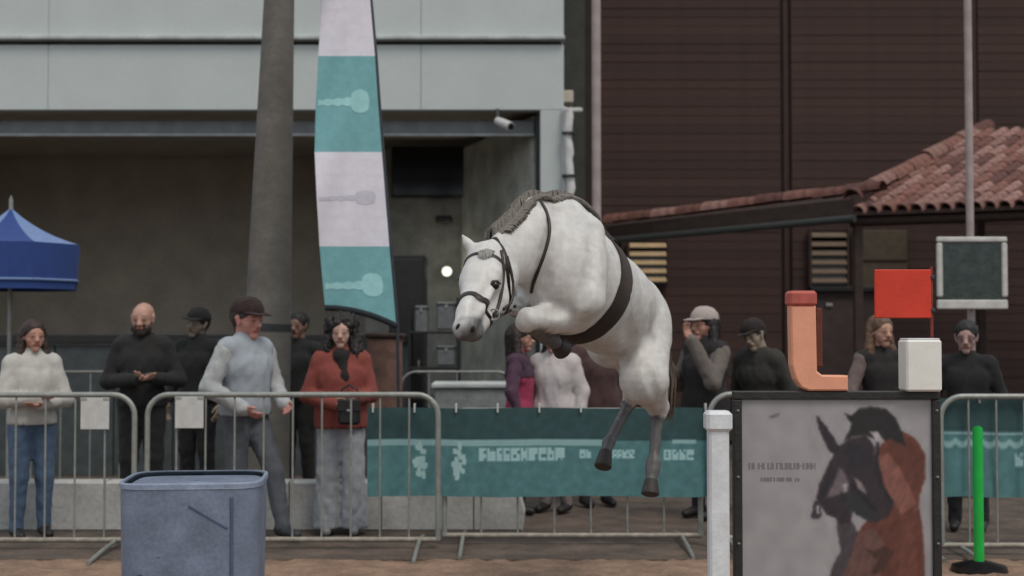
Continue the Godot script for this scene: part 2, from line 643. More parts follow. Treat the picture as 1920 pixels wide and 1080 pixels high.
	var greyp := mat("counter_grey", Color(0.27, 0.295, 0.30), 0.7, 0.8, 0.8, 0.3)
	for k in 7:
		var w := (cx1 - cx0) / 7.0
		part(ct, "front_panel", box(Vector3(w - 0.012, cy - 0.12, 0.06), 0.006), greyp, Vector3(cx0 + w * (k + 0.5), (cy - 0.12) / 2, 0.18))
	# tall black cabinet and boxes in the opening
	var kb := thing("tall_cabinet", "tall black cabinet standing beside the end of the counter", "cabinet", Vector3(X(766, 15.9), 0.012, -15.9))
	part(kb, "body", box(Vector3(0.42, Y(482, 15.9), 0.5), 0.012), mat("black_paint", Color(0.085, 0.085, 0.09), 0.55, 0.8, 0.8, 0.3), Vector3(0, Y(482, 15.9) / 2, 0))
	part(kb, "door", box(Vector3(0.38, Y(482, 15.9) - 0.1, 0.03), 0.006), mat("black_door", Color(0.11, 0.11, 0.115), 0.5, 0.8, 0.8, 0.3), Vector3(0, Y(482, 15.9) / 2, 0.262))
	part(kb, "handle", box(Vector3(0.02, 0.16, 0.03), 0.005), mat("galvanised", Color(0.62, 0.63, 0.61), 0.45, 0.5, 0.8, 0.3, 0.35), Vector3(0.14, 1.2, 0.286))
	var hc := [[791, 600, 24, 50, "narrow grey case strapped upright on the speaker stand shelf"], [838, 594, 36, 52, "square grey case on the upper shelf of the black rack"], [838, 668, 36, 38, "light grey box on the lower shelf of the black rack"]]
	var rk := thing("equipment_rack", "open black equipment rack with two shelves in the hall opening", "rack", Vector3(X(815, 15.0), 0.012, -15.0))
	var sc := 15.0 / FOCAL
	for s in [-1, 1]:
		for z in [-0.16, 0.16]:
			part(rk, "upright", box(Vector3(0.035, Y(560, 15.0), 0.035), 0.005), mat("black_paint"), Vector3(s * 0.27, Y(560, 15.0) / 2, z))
	for yy in [Y(622, 15.0), Y(689, 15.0), 0.9, 0.2]:
		part(rk, "shelf", box(Vector3(0.575, 0.03, 0.36), 0.004), mat("black_paint"), Vector3(0, yy - 0.02, 0))
	for c in hc:
		var b := thing("equipment_case", c[4] if c[0] != 791 else "narrow grey case standing on the upper shelf of the black rack", "case", Vector3(X(c[0], 15.0), Y(c[1] + c[3] / 2.0, 15.0) + 0.009, -14.98), 0.0)
		part(b, "body", box(Vector3(c[2] * sc, c[3] * sc, 0.24), 0.015), mat("case_grey", Color(0.42, 0.43, 0.44), 0.6, 0.4, 0.8, 0.3), Vector3(0, c[3] * sc / 2, 0))
		part(b, "lid", box(Vector3(c[2] * sc + 0.01, 0.03, 0.25), 0.006), dark, Vector3(0, c[3] * sc - 0.03, 0))
		part(b, "latch", box(Vector3(0.03, 0.04, 0.015), 0.003), mat("galvanised"), Vector3(0, c[3] * sc - 0.05, 0.125))
	# pale grey plinth
	var pl := thing("plinth", "low pale grey plinth on the pavement before the hall", "plinth", Vector3(X(890, 13.0), 0.012, -13.2))
	part(pl, "block", box(Vector3(0.78, Y(729, 13.0), 0.5), 0.015), mat("plinth_grey", Color(0.56, 0.58, 0.58), 0.8, 0.8, 0.8, 0.4), Vector3(0, Y(729, 13.0) / 2, 0))
	part(pl, "top_slab", box(Vector3(0.84, 0.05, 0.56), 0.012), trim, Vector3(0, Y(729, 13.0) + 0.02, 0))
	# white folded awning strapped to the corner of the hall
	var aw := thing("folded_awning", "white folded awning strapped upright to the corner of the grey hall", "awning", Vector3(X(1066, 15.9), 0, -15.9))
	var ab := Build.new()
	var pts := []
	var rr := []
	for k in 13:
		var yy := lerpf(Y(366, 15.9), Y(204, 15.9), k / 12.0)
		pts.append(Vector3(0.012 * sin(k * 1.3) + (0.02 if k < 5 else 0.0), yy, 0.01 * sin(k * 2.1)))
		rr.append((0.052 + 0.004 * sin(k * 2.3)) * (0.75 if k == 0 else 1.0))
	ab.tube(pts, rr, 12, false, 1.0, Vector3.BACK)
	part(aw, "rolled_cloth", ab.mesh(), cloth("awning_white", Color(0.82, 0.82, 0.81)))
	for yy in [Y(330, 15.9), Y(250, 15.9)]:
		part(aw, "strap", box(Vector3(0.15, 0.03, 0.15), 0.008), dark, Vector3(0, yy, 0))
	part(aw, "hook_bar", box(Vector3(0.22, 0.05, 0.04), 0.01), mat("white_plastic"), Vector3(0.06, Y(206, 15.9), 0))
	part(aw, "wall_bracket", box(Vector3(0.05, 1.1, 0.05), 0.008), mat("white_plastic"), Vector3(-0.045, Y(285, 15.9), -0.06))

# ------------------------------------------------------------------ brown slatted wall
func make_slatted_wall() -> void:
	var d := 19.0
	var w := thing("slatted_wall", "tall dark brown wall of horizontal slats beside the grey hall", "wall", Vector3(0, 0, -d))
	var brown := []
	for k in 4:
		var f := 1.0 + (k - 1.5) * 0.035
		brown.append(mat("slat_brown%d" % k, Color(0.256 * f, 0.186 * f, 0.168 * f), 0.95, 0.9, 0.9, 0.2))
	var backc := mat("slat_back", Color(0.19, 0.14, 0.13), 0.85, 1.0, 0.8, 0.3)
	var x0 := X(1056, d)
	var x1 := X(2560, d)
	part(w, "backing", box(Vector3(x1 - x0 + 1.2, 7.4, 0.12), 0.01), backc, Vector3((x0 + x1) / 2 - 0.6, 3.7, -0.12))
	var pitch_y := 0.129
	var cols := [[X(1128, d), X(1466, d)], [X(1487, d), X(1826, d)], [X(1840, d), x1]]
	for c in cols:
		var mesh := box(Vector3(c[1] - c[0], 0.1278, 0.022), 0.0025)
		for k in 55:
			part(w, "slat", mesh, brown[rng.randi() % 4], Vector3((c[0] + c[1]) / 2, 0.14 + k * pitch_y, -0.022 + rng.randf_range(-0.003, 0.003)), Vector3(-0.03 + rng.randf_range(-0.008, 0.008), 0, rng.randf_range(-0.0006, 0.0006)))
	for x in [X(1128, d) - 0.05, X(1833, d), X(1476.5, d)]:
		part(w, "upright", box(Vector3(0.07, 7.2, 0.05), 0.006), brown[0], Vector3(x, 3.6, -0.045))
	part(w, "side_panel", box(Vector3(X(1098, d) - x0, 7.2, 0.05), 0.006), mat("side_panel", Color(0.235, 0.24, 0.225), 0.8, 1.0, 0.8, 0.3), Vector3((X(1098, d) + x0) / 2, 3.6, -0.03))
	# louvred windows and shutters under the tiled canopy
	louvre(w, 1178, 1252, 452, 532, d - 0.1, mat("warm_slat", Color(0.74, 0.62, 0.45), 0.6, 0.5, 0.8, 0.3), 5)
	louvre(w, 1520, 1590, 432, 534, d - 0.1, mat("dim_slat", Color(0.42, 0.34, 0.27), 0.7, 0.5, 0.8, 0.3), 6)
	var sh := part(w, "shutter", box(Vector3(104 * d / FOCAL, 112 * d / FOCAL, 0.05), 0.01), mat("shutter_olive", Color(0.33, 0.285, 0.225), 0.8, 0.6, 0.8, 0.3), Vector3(X(1648, d), Y(488, d), 0.04))
	part(sh, "mid_rail", box(Vector3(104 * d / FOCAL, 0.03, 0.02), 0.004), brown[0], Vector3(0, 0.0, 0.033))
	# dark service door below
	var dd := part(w, "service_door", box(Vector3(112 * d / FOCAL, Y(548, d), 0.06), 0.01), mat("service_door", Color(0.27, 0.21, 0.2), 0.75, 0.8, 0.8, 0.3), Vector3(X(1583, d), Y(548, d) / 2, 0.045))
	part(dd, "lintel", box(Vector3(140 * d / FOCAL, 0.07, 0.16), 0.008), mat("black_paint"), Vector3(0.02, Y(548, d) / 2 + 0.04, 0.03))
	part(dd, "handle", box(Vector3(0.1, 0.05, 0.03), 0.01), mat("galvanised"), Vector3(X(1552, d) - X(1583, d), Y(572, d) - Y(548, d) / 2, 0.045))

func louvre(w: Node3D, px0: float, px1: float, py0: float, py1: float, d: float, m: Material, count: int) -> void:
	var a := P(px0, py1, d)
	var b := P(px1, py0, d)
	var win := part(w, "window", box(Vector3(b.x - a.x, b.y - a.y, 0.03), 0.004), mat("black_glass"), Vector3((a.x + b.x) / 2, (a.y + b.y) / 2, -d + 19.0 - 0.06))
	var h := (b.y - a.y) / count
	for k in count:
		part(win, "louvre_slat", box(Vector3(b.x - a.x - 0.04, h * 0.62, 0.016), 0.003), m, Vector3(0, -(b.y - a.y) / 2 + h * (k + 0.5), 0.05), Vector3(-0.5, 0, 0))
	for s in [-1, 1]:
		part(win, "frame", box(Vector3(0.04, b.y - a.y + 0.06, 0.07), 0.005), mat("slat_brown0"), Vector3(s * (b.x - a.x) / 2, 0, 0.03))

# ------------------------------------------------------------------ tiled canopy
func tile_mesh(r: float, length: float, taper: float) -> ArrayMesh:
	# a barrel roof tile along +z, crown up, with wall thickness
	var m := Build.new()
	var seg := 7
	for s in seg:
		var a0 := PI * s / seg
		var a1 := PI * (s + 1) / seg
		for e in 2:
			var rr: float = r - e * 0.016
			var sg := 1.0 - 2.0 * e
			var n := Vector3(cos((a0 + a1) / 2), sin((a0 + a1) / 2), 0) * sg
			m.quad(Vector3(cos(a0) * rr, sin(a0) * rr, 0), Vector3(cos(a1) * rr, sin(a1) * rr, 0), Vector3(cos(a1) * rr * taper, sin(a1) * rr * taper, length), Vector3(cos(a0) * rr * taper, sin(a0) * rr * taper, length), n)
		var ri := r - 0.016
		m.quad(Vector3(cos(a0) * r, sin(a0) * r, 0), Vector3(cos(a1) * r, sin(a1) * r, 0), Vector3(cos(a1) * ri, sin(a1) * ri, 0), Vector3(cos(a0) * ri, sin(a0) * ri, 0), Vector3(0, 0, -1))
	return m.mesh()

func place_tile(parent: Node3D, mesh: Mesh, m: Material, at: Vector3, along: Vector3, up: Vector3) -> void:
	var o := part(parent, "tile", mesh, m)
	var z := along.normalized()
	var x := up.cross(z).normalized()
	o.transform = Transform3D(Basis(x, z.cross(x), z), at)

func make_tiled_canopy() -> void:
	var c := thing("tiled_canopy", "terracotta tiled canopy on timber posts before the brown slatted wall", "canopy", Vector3.ZERO)
	var terra := []
	var cols := [Color(0.55, 0.37, 0.325), Color(0.48, 0.31, 0.27), Color(0.65, 0.49, 0.45), Color(0.42, 0.27, 0.24), Color(0.59, 0.44, 0.40)]
	for k in cols.size():
		terra.append(mat("terracotta%d" % k, cols[k], 0.85, 0.35, 0.6, 0.6))
	var timber := mat("timber", Color(0.24, 0.17, 0.145), 0.8, 0.5, 0.7, 0.5)
	var corner := P(1598, 397, 15.5)
	var far_end := P(1138, 432, 18.3)
	var along := (P(1900, 386, 15.3) - corner).normalized()
	var up_end := P(1822, 252, 17.6)
	var slope := up_end - corner
	var nrm := slope.cross(along).normalized()
	if nrm.y < 0:
		nrm = -nrm
	var courses := 8
	var step := slope / courses
	var tm := tile_mesh(0.085, step.length() * 1.12, 0.82)
	var deck := Build.new()
	var wide := along * 3.4
	for q in [[0.0, 1.0], [-0.05, -1.0]]:
		var o: Vector3 = nrm * q[0]
		deck.quad(corner + o, corner + wide + o, corner + wide + slope + o, corner + slope + o, nrm * q[1])
	deck.quad(corner, corner + wide, corner + wide - nrm * 0.05, corner - nrm * 0.05, Vector3(0, 0, 1))
	deck.quad(corner, corner + slope, corner + slope - nrm * 0.05, corner - nrm * 0.05, -along)
	part(c, "roof_deck", deck.mesh(), timber)
	for r in 21:
		for j in courses:
			var at := corner + along * (0.085 + r * 0.165) + step * (j - 0.12) + nrm * (0.006 + rng.randf_range(0, 0.006))
			place_tile(c, tm, terra[rng.randi() % 5], at + along * rng.randf_range(-0.006, 0.006), slope + nrm * 0.06 * step.length() + along * rng.randf_range(-0.03, 0.03), nrm)
	# cap tiles over the hip and along the receding eave
	var cap := tile_mesh(0.12, 0.46, 0.85)
	var lines := [[corner + Vector3(0, 0.22, 0), up_end + Vector3(0.02, 0.06, 0)], [P(1140, 410, 18.3), P(1590, 352, 15.7)]]
	for l in lines:
		var n := int((l[1] - l[0]).length() / 0.4)
		for k in n + 1:
			var at: Vector3 = l[0].lerp(l[1], float(k) / n) + Vector3(0, rng.randf_range(-0.015, 0.015) - 0.07, 0)
			place_tile(c, cap, terra[rng.randi() % 5], at, l[1] - l[0] + Vector3(0, 0.05, 0), Vector3.UP)
	# the slope over the receding eave, seen almost edge on, and its fascia
	var el := P(1138, 428, 18.3)
	var hip := Build.new()
	var e0: Vector3 = lines[1][0] + Vector3(0, -0.06, 0)
	var e1: Vector3 = lines[1][1] + Vector3(0, -0.06, 0)
	for sgn in [1.0, -1.0]:
		var dy := Vector3(0, -0.03 * (0.0 if sgn > 0 else 1.0), 0)
		hip.quad(el + dy, corner + dy, e1 + dy + Vector3(0.1, 0, -0.3), e0 + dy + Vector3(0, 0, -0.3), Vector3(0, sgn, 0))
	part(c, "hip_deck", hip.mesh(), timber)
	var fb := Build.new()
	var top0 := P(1138, 424, 18.25)
	var top1 := P(1600, 372, 15.45)
	var bot0 := P(1138, 456, 18.25)
	var bot1 := P(1600, 415, 15.45)
	var bk := Vector3(0.03, 0, -0.1)
	fb.quad(top0, top1, bot1, bot0, (top1 - top0).cross(Vector3.UP).normalized() * -1.0)
	fb.quad(top0 + bk, top1 + bk, bot1 + bk, bot0 + bk, (top1 - top0).cross(Vector3.UP).normalized())
	fb.quad(bot0, bot1, bot1 + bk, bot0 + bk, Vector3.DOWN)
	fb.quad(top0, top1, top1 + bk, top0 + bk, Vector3.UP)
	fb.quad(top1, bot1, bot1 + bk, top1 + bk, Vector3.RIGHT)
	part(c, "fascia_board", fb.mesh(), timber)
	# gutter, eave beam and posts
	var gut := Build.new()
	gut.tube([bot0 + Vector3(0, 0.03, 0.06), bot1 + Vector3(0, 0.03, 0.06)], [0.045], 10)
	part(c, "gutter", gut.mesh(), mat("gutter", Color(0.21, 0.22, 0.215), 0.6, 0.5, 0.8, 0.3))
	var bm := Build.new()
	bm.tube([corner + Vector3(0.0, -0.1, -0.12), corner + wide + Vector3(0, -0.1, -0.12)], [0.07], 4, false, 0.8)
	part(c, "eave_beam", bm.mesh(), timber)
	for q in [corner + Vector3(0.1, 0, -0.15), corner + wide + Vector3(-0.5, 0, -0.2), up_end + Vector3(0.1, 0, 0), up_end + wide + Vector3(-0.4, 0, 0), far_end + Vector3(0.15, 0, 0)]:
		part(c, "post", box(Vector3(0.1, q.y - 0.1, 0.1), 0.008), timber, Vector3(q.x, (q.y - 0.1) / 2 + 0.012, q.z))

# ------------------------------------------------------------------ poles
func make_poles() -> void:
	# tapered concrete lamp pole
	var d := 12.0
	var foot := Vector3(X(492, d), 0.0, -d)
	var tp := P(529, -160, d)
	var c := thing("concrete_pole", "thick tapered grey concrete pole behind the person in the grey sweater", "pole", Vector3(foot.x, 0.012, foot.z))
	var m := Build.new()
	var pts := []
	var rr := []
	for k in 25:
		var f := k / 24.0
		pts.append(Vector3(0, 0, 0).lerp(tp - foot, f))
		rr.append(lerpf(0.245, 0.118, f))
	m.tube(pts, rr, 28, false, 1.0, Vector3.BACK)
	part(c, "shaft", m.mesh(), mat("concrete", Color(0.46, 0.445, 0.42), 0.9, 1.6, 0.8, 0.35))
	var ring := Build.new()
	ring.tube([(tp - foot) * 0.30, (tp - foot) * 0.312], [0.212], 28)
	part(c, "band", ring.mesh(), mat("dark_steel"))
	# slim painted steel poles
	for q in [[1119, 14.6, 17.0, "slim pale painted steel pole at the corner of the brown wall", true], [1821, 13.2, 14.0, "slim pale painted steel pole carrying the white framed board", false]]:
		var t := thing("steel_pole", q[3], "pole", Vector3(X(q[0], q[1]), 0.012, -q[1]))
		var r: float = q[2] * q[1] / FOCAL / 2.0
		part(t, "tube", lathe([[0.0, r], [7.2, r]], 16), mat("pole_paint", Color(0.66, 0.60, 0.59), 0.55, 0.7, 0.85, 0.25), Vector3.ZERO)
		part(t, "base_plate", box(Vector3(0.26, 0.02, 0.26), 0.004), mat("dark_steel"), Vector3(0, 0.01, 0))
		if not q[4]:
			for yy in [Y(470, 13.1), Y(550, 13.1)]:
				part(t, "clamp", box(Vector3(0.14, 0.04, 0.13), 0.006), mat("dark_steel"), Vector3(0, yy, 0))
	# framed board on the second pole
	var b := thing("framed_board", "white framed dark green board fixed to the slim steel pole", "board", P(1822, 510, 13.08))
	var s := 13.08 / FOCAL
	var w := 132.0 * s
	var h := 126.0 * s
	part(b, "panel", box(Vector3(w - 0.04, h - 0.04, 0.02), 0.004), mat("board_green", Color(0.235, 0.285, 0.27), 0.25, 0.5, 0.7, 0.3), Vector3(0, 0.02, 0))
	for e in [[0, h / 2 - 0.01, w, 0.05], [0, -h / 2 + 0.01, w, 0.09]]:
		part(b, "frame_rail", box(Vector3(e[2], e[3], 0.04), 0.01), mat("white_frame", Color(0.80, 0.79, 0.77), 0.5, 0.5, 0.88, 0.2), Vector3(e[0], e[1], 0.006))
	for sg in [-1, 1]:
		part(b, "frame_stile", box(Vector3(0.055, h - 0.13, 0.04), 0.01), mat("white_frame"), Vector3(sg * (w / 2 - 0.0275), 0.02, 0.0063))
	# brown timber post next to the flag
	var wp := thing("timber_post", "broad brown timber post beside the striped feather flag", "post", Vector3(X(722, 11.6), 0.012, -11.6))
	part(wp, "post", box(Vector3(0.29, Y(636, 11.6), 0.2), 0.02), mat("post_brown", Color(0.47, 0.355, 0.31), 0.85, 0.5, 0.75, 0.5), Vector3(0, Y(636, 11.6) / 2, 0))
	part(wp, "cap", box(Vector3(0.33, 0.04, 0.24), 0.012), timber_dark(), Vector3(0, Y(636, 11.6) + 0.02, 0))

func timber_dark() -> Material:
	return mat("timber")

# ------------------------------------------------------------------ feather flag
func flag_edge(y: float) -> Array:
	# rows of the photograph -> the two edges of the cloth
	var ys := [-260.0, -120.0, 0.0, 105.0, 195.0, 285.0, 375.0, 462.0, 540.0, 612.0]
	var l := [640.0, 612.0, 603.0, 597.0, 592.0, 590.0, 594.0, 599.0, 606.0, 613.0]
	var r := [668.0, 684.0, 694.0, 703.0, 709.0, 716.0, 723.0, 730.0, 737.0, 743.0]
	for k in ys.size() - 1:
		if y <= ys[k + 1]:
			var f: float = (y - ys[k]) / (ys[k + 1] - ys[k])
			return [lerpf(l[k], l[k + 1], f), lerpf(r[k], r[k + 1], f)]
	return [613.0, 743.0]

func flag_point(u: float, y: float) -> Vector3:
	var e := flag_edge(y)
	var d := 11.2 + 0.05 * sin(y * 0.013 + u * 2.2) * (1.0 - u) + 0.018 * sin(u * 9.0 + y * 0.03) * (1.0 - u) - 0.10 * (1.0 - u)
	return P(lerpf(e[0], e[1], u), y, d)

func flag_patch(y0: float, y1: float, u0: float, u1: float, lift: float, cut := false, na := 14, nb := 18) -> ArrayMesh:
	var m := Build.new()
	var th := 0.0015
	for side in 2:
		var k := m.v.size()
		for a in nb + 1:
			for b in na + 1:
				var u := lerpf(u0, u1, float(b) / na)
				var y := lerpf(y0, y1, float(a) / nb)
				if cut:   # scooped lower hem
					var low := 573.0 + 34.0 * u * u
					y = lerpf(y0, low, float(a) / nb)
				var p := flag_point(u, y)
				var n := (flag_point(u + 0.01, y) - p).cross(flag_point(u, y + 1.0) - p).normalized()
				if n.z < 0:
					n = -n
				m.v.append(p + n * (lift + th * (1.0 if side == 0 else -1.0)))
				m.n.append(n if side == 0 else -n)
		for a in nb:
			for b in na:
				var q := k + a * (na + 1) + b
				m.i.append_array([q, q + 1, q + na + 1, q + 1, q + na + 2, q + na + 1])
	return m.mesh()

func make_flag() -> void:
	var f := thing("feather_flag", "tall feather flag with white and teal bands behind the person in the rust jacket", "flag", Vector3.ZERO)
	var white := cloth("flag_white", Color(0.88, 0.87, 0.91), 0.94)
	var teal := cloth("flag_teal", Color(0.47, 0.68, 0.70), 0.92)
	var bands := [[-260.0, 105.0, white], [105.0, 285.0, teal], [285.0, 462.0, white], [462.0, 606.0, teal]]
	for k in 4:
		part(f, "band", flag_patch(bands[k][0], bands[k][1], 0.0, 1.0, 0.0, k == 3), bands[k][2])
	# pale emblem on the teal bands: a bar that ends in a rounded fan; faint grey mark on the white band
	var pale := cloth("flag_pale", Color(0.63, 0.82, 0.83), 0.92)
	var faint := cloth("flag_faint", Color(0.80, 0.79, 0.84), 0.92)
	for q in [[193.0, pale, 1.0], [537.0, pale, 1.0], [373.0, faint, 0.6]]:
		var y: float = q[0]
		part(f, "emblem", emblem(y, q[2]), q[1])
	var hem := Build.new()
	var hp := []
	for k in 17:
		var u := k / 16.0
		hp.append(flag_point(u, 577.0 + 34.0 * u * u))
	hem.tube(hp, [0.026], 8)
	part(f, "hem", hem.mesh(), cloth("flag_hem", Color(0.13, 0.16, 0.18)))
	# pole along the outer edge
	var m := Build.new()
	var pts := []
	for k in 40:
		var y := lerpf(-262.0, 606.0, k / 39.0)
		pts.append(flag_point(1.02, y) + Vector3(0, 0, -0.01))
	var base := Vector3(X(752, 11.25), 0.05, -11.25)
	pts.append(P(747, 730, 11.22))
	pts.append(base)
	m.tube(pts, [0.013], 8, false, 1.0, Vector3.BACK)
	part(f, "pole", m.mesh(), mat("flag_pole", Color(0.20, 0.22, 0.24), 0.5, 0.4, 0.85, 0.2))
	part(f, "foot", box(Vector3(0.5, 0.04, 0.06), 0.008), mat("dark_steel"), Vector3(base.x, 0.034, base.z))
	part(f, "foot", box(Vector3(0.06, 0.036, 0.42), 0.008), mat("dark_steel"), Vector3(base.x, 0.034, base.z))

func emblem(y: float, f: float) -> ArrayMesh:
	var m := Build.new()
	var cols := 44
	for b in cols + 1:
		var u := lerpf(0.03, 0.86, float(b) / cols)
		var half: float
		if u < 0.56:
			half = lerpf(6.0, 9.0, u / 0.56) * (0.85 + 0.15 * sin(u * 40.0))
		else:
			var q := (u - 0.71) / 0.15
			half = 8.0 + 14.0 * sqrt(maxf(0.0, 1.0 - q * q))
			if absf(q) > 0.99:
				half = 5.0
		half *= f
		for s in [-1.0, 0.0, 1.0]:
			var yy = y + s * half - u * 4.0
			var p := flag_point(u, yy)
			var n := (flag_point(u + 0.01, yy) - p).cross(flag_point(u, yy + 1.0) - p).normalized()
			if n.z < 0:
				n = -n
			m.v.append(p + n * 0.004)
			m.n.append(n)
	for b in cols:
		for s in 2:
			var q := b * 3 + s
			m.i.append_array([q, q + 3, q + 1, q + 3, q + 4, q + 1])
	return m.mesh()

# ------------------------------------------------------------------ crowd barriers
func barrier(px0: float, px1: float, d: float, label: String, gap := 0.21, h := 1.16, radius := 0.021, low := 0.08) -> Node3D:
	var x0 := X(px0, d)
	var x1 := X(px1, d)
	var w := x1 - x0
	var b := thing("crowd_barrier", label, "barrier", Vector3((x0 + x1) / 2, 0, -d), 0.0, "crowd barriers along the arena")
	var steel := mat("galvanised")
	var m := Build.new()
	var pts := []
	var r := 0.16
	pts.append(Vector3(-w / 2, low, 0))
	pts.append(Vector3(-w / 2, h * 0.5, 0))
	for k in 8:
		var a := PI - PI / 2 * k / 7.0
		pts.append(Vector3(-w / 2 + r + cos(a) * r, h - r + sin(a) * r, 0))
	for k in 8:
		var a := PI / 2 - PI / 2 * k / 7.0
		pts.append(Vector3(w / 2 - r + cos(a) * r, h - r + sin(a) * r, 0))
	pts.append(Vector3(w / 2, h * 0.5, 0))
	pts.append(Vector3(w / 2, low, 0))
	m.tube(pts, [radius], 12, false, 1.0, Vector3.BACK)
	part(b, "frame", m.mesh(), steel)
	var br := Build.new()
	br.tube([Vector3(-w / 2 - 0.01, low, 0), Vector3(w / 2 + 0.01, low, 0)], [radius * 0.95], 12)
	part(b, "bottom_rail", br.mesh(), mat("worn_rail", Color(0.66, 0.63, 0.58), 0.6, 0.4, 0.7, 0.4, 0.15))
	var n := int(round(w / gap))
	var bar := lathe([[low + 0.01, 0.008], [h - radius, 0.008]], 8)
	for k in range(1, n):
		part(b, "bar", bar, steel, Vector3(-w / 2 + w * k / n, 0, 0))
	for s in [-1, 1]:
		var f := Build.new()
		var fx: float = s * (w / 2 - 0.14)
		f.tube([Vector3(fx, 0.015, 0.62), Vector3(fx, 0.05, 0.3), Vector3(fx, low - 0.01, 0.0), Vector3(fx, 0.05, -0.3), Vector3(fx, 0.03, -0.5)], [0.016], 8)
		part(b, "foot", f.mesh(), steel)
	return b

func banner_print(seed_: int, w: int, h: int, blocks: Array, swag := false) -> ImageTexture:
	# flat print: dark upper field, pale stripe, lettering too blurred to read as words
	var im := Image.create(w, h, false, Image.FORMAT_RGB8)
	var r := RandomNumberGenerator.new()
	r.seed = seed_
	var upper := Color(0.165, 0.285, 0.295)
	var lower := Color(0.30, 0.47, 0.48)
	var pale := Color(0.52, 0.66, 0.67)
	im.fill_rect(Rect2i(0, 0, w, int(h * 0.37)), upper)
	im.fill_rect(Rect2i(0, int(h * 0.37), w, h), lower)
	for x in w:
		for y in h:
			var q := im.get_pixel(x, y)
			var e := 1.0 + 0.10 * wob.get_noise_2d(x * 0.02, y * 0.02 + seed_) + 0.05 * wob.get_noise_2d(x * 0.2, y * 0.2)
			im.set_pixel(x, y, Color(q.r * e, q.g * e, q.b * e))
	for s in blocks:
		if s[0] == "line":
			im.fill_rect(Rect2i(int(s[1] * w), int(s[3] * h), int((s[2] - s[1]) * w), int(s[4] * h)), pale)
		elif s[0] == "text":
			var x := int(s[1] * w)
			var y0 := int(s[3] * h)
			var hh := int(s[4] * h)
			while x < int(s[2] * w):
				var gw := int(hh * r.randf_range(0.45, 0.75))
				var st := maxi(2, int(hh * 0.22))
				im.fill_rect(Rect2i(x, y0, gw, hh), Color(0.60, 0.74, 0.75))
				for cut in 2:      # notches that make a block letter
					var cx := x + st + (r.randi() % 2) * maxi(1, gw - 2 * st)
					var cy: int = y0 + [0, st, hh / 2 + 1, hh - st][r.randi() % 4]
					im.fill_rect(Rect2i(mini(cx, x + gw - 2), cy, maxi(2, gw / 3), maxi(2, hh / 4)), lower)
				x += gw + maxi(2, int(hh * 0.08))
		elif s[0] == "crest":
			# two leafy clusters either side of a stem
			var cx: float = s[1] * w
			var cy: float = s[2] * h
			for k in 60:
				var side := -1.0 if k % 2 == 0 else 1.0
				var a := r.randf_range(-1.2, 1.3)
				var q := r.randf_range(0.25, 1.0)
				var p := Vector2(cx + side * (0.14 * h + q * 0.16 * h * cos(a)), cy + q * 0.24 * h * sin(a))
				im.fill_rect(Rect2i(int(p.x), int(p.y), int(h * 0.045), int(h * 0.06)), Color(0.60, 0.73, 0.73))
	if swag:
		for x in w:
			var y := int(h * (0.40 + 0.04 * absf(sin(x * 0.09))))
			im.fill_rect(Rect2i(x, y, 1, int(h * 0.07)), pale)
	im.resize(w / 5, h / 5, Image.INTERPOLATE_LANCZOS)
	im.resize(w, h, Image.INTERPOLATE_CUBIC)
	im.generate_mipmaps()
	return ImageTexture.create_from_image(im)

func banner_mesh(x0: float, x1: float, y0: float, y1: float, seed_: float) -> ArrayMesh:
	var m := Build.new()
	var nx := 90
	var ny := 18
	for side in 2:
		var k := m.v.size()
		for b in ny + 1:
			for a in nx + 1:
				var u := float(a) / nx
				var v := float(b) / ny
				var x := lerpf(x0, x1, u)
				var z := func(xx: float, vv: float) -> float:
					return 0.018 * vv * sin(xx * 5.0 + seed_ + vv * 1.2) + 0.012 * vv * sin(xx * 17.0 + vv * 3.0 + seed_) + 0.006 * wob.get_noise_2d(xx * 9.0, vv * 7.0 + seed_)
				var sag := 0.004 * sin(u * PI * 4.0) * v + 0.004 * sin(u * PI * 5.0) * (1.0 - v)
				m.v.append(Vector3(x, lerpf(y1, y0, v) + sag, z.call(x, v) + (0.001 if side == 0 else -0.001)))
				var nn := Vector3(-(z.call(x + 0.01, v) - z.call(x - 0.01, v)) / 0.02, 0, 1).normalized()
				m.n.append(nn if side == 0 else -nn)
				m.t.append(Vector2(u, v))
		for b in ny:
			for a in nx:
				var q := k + b * (nx + 1) + a
				m.i.append_array([q, q + 1, q + nx + 1, q + 1, q + nx + 2, q + nx + 1])
	return m.mesh()

func print_mat(t: Texture2D, rough := 0.7) -> StandardMaterial3D:
	var m := StandardMaterial3D.new()
	m.albedo_texture = t
	m.roughness = rough
	return m

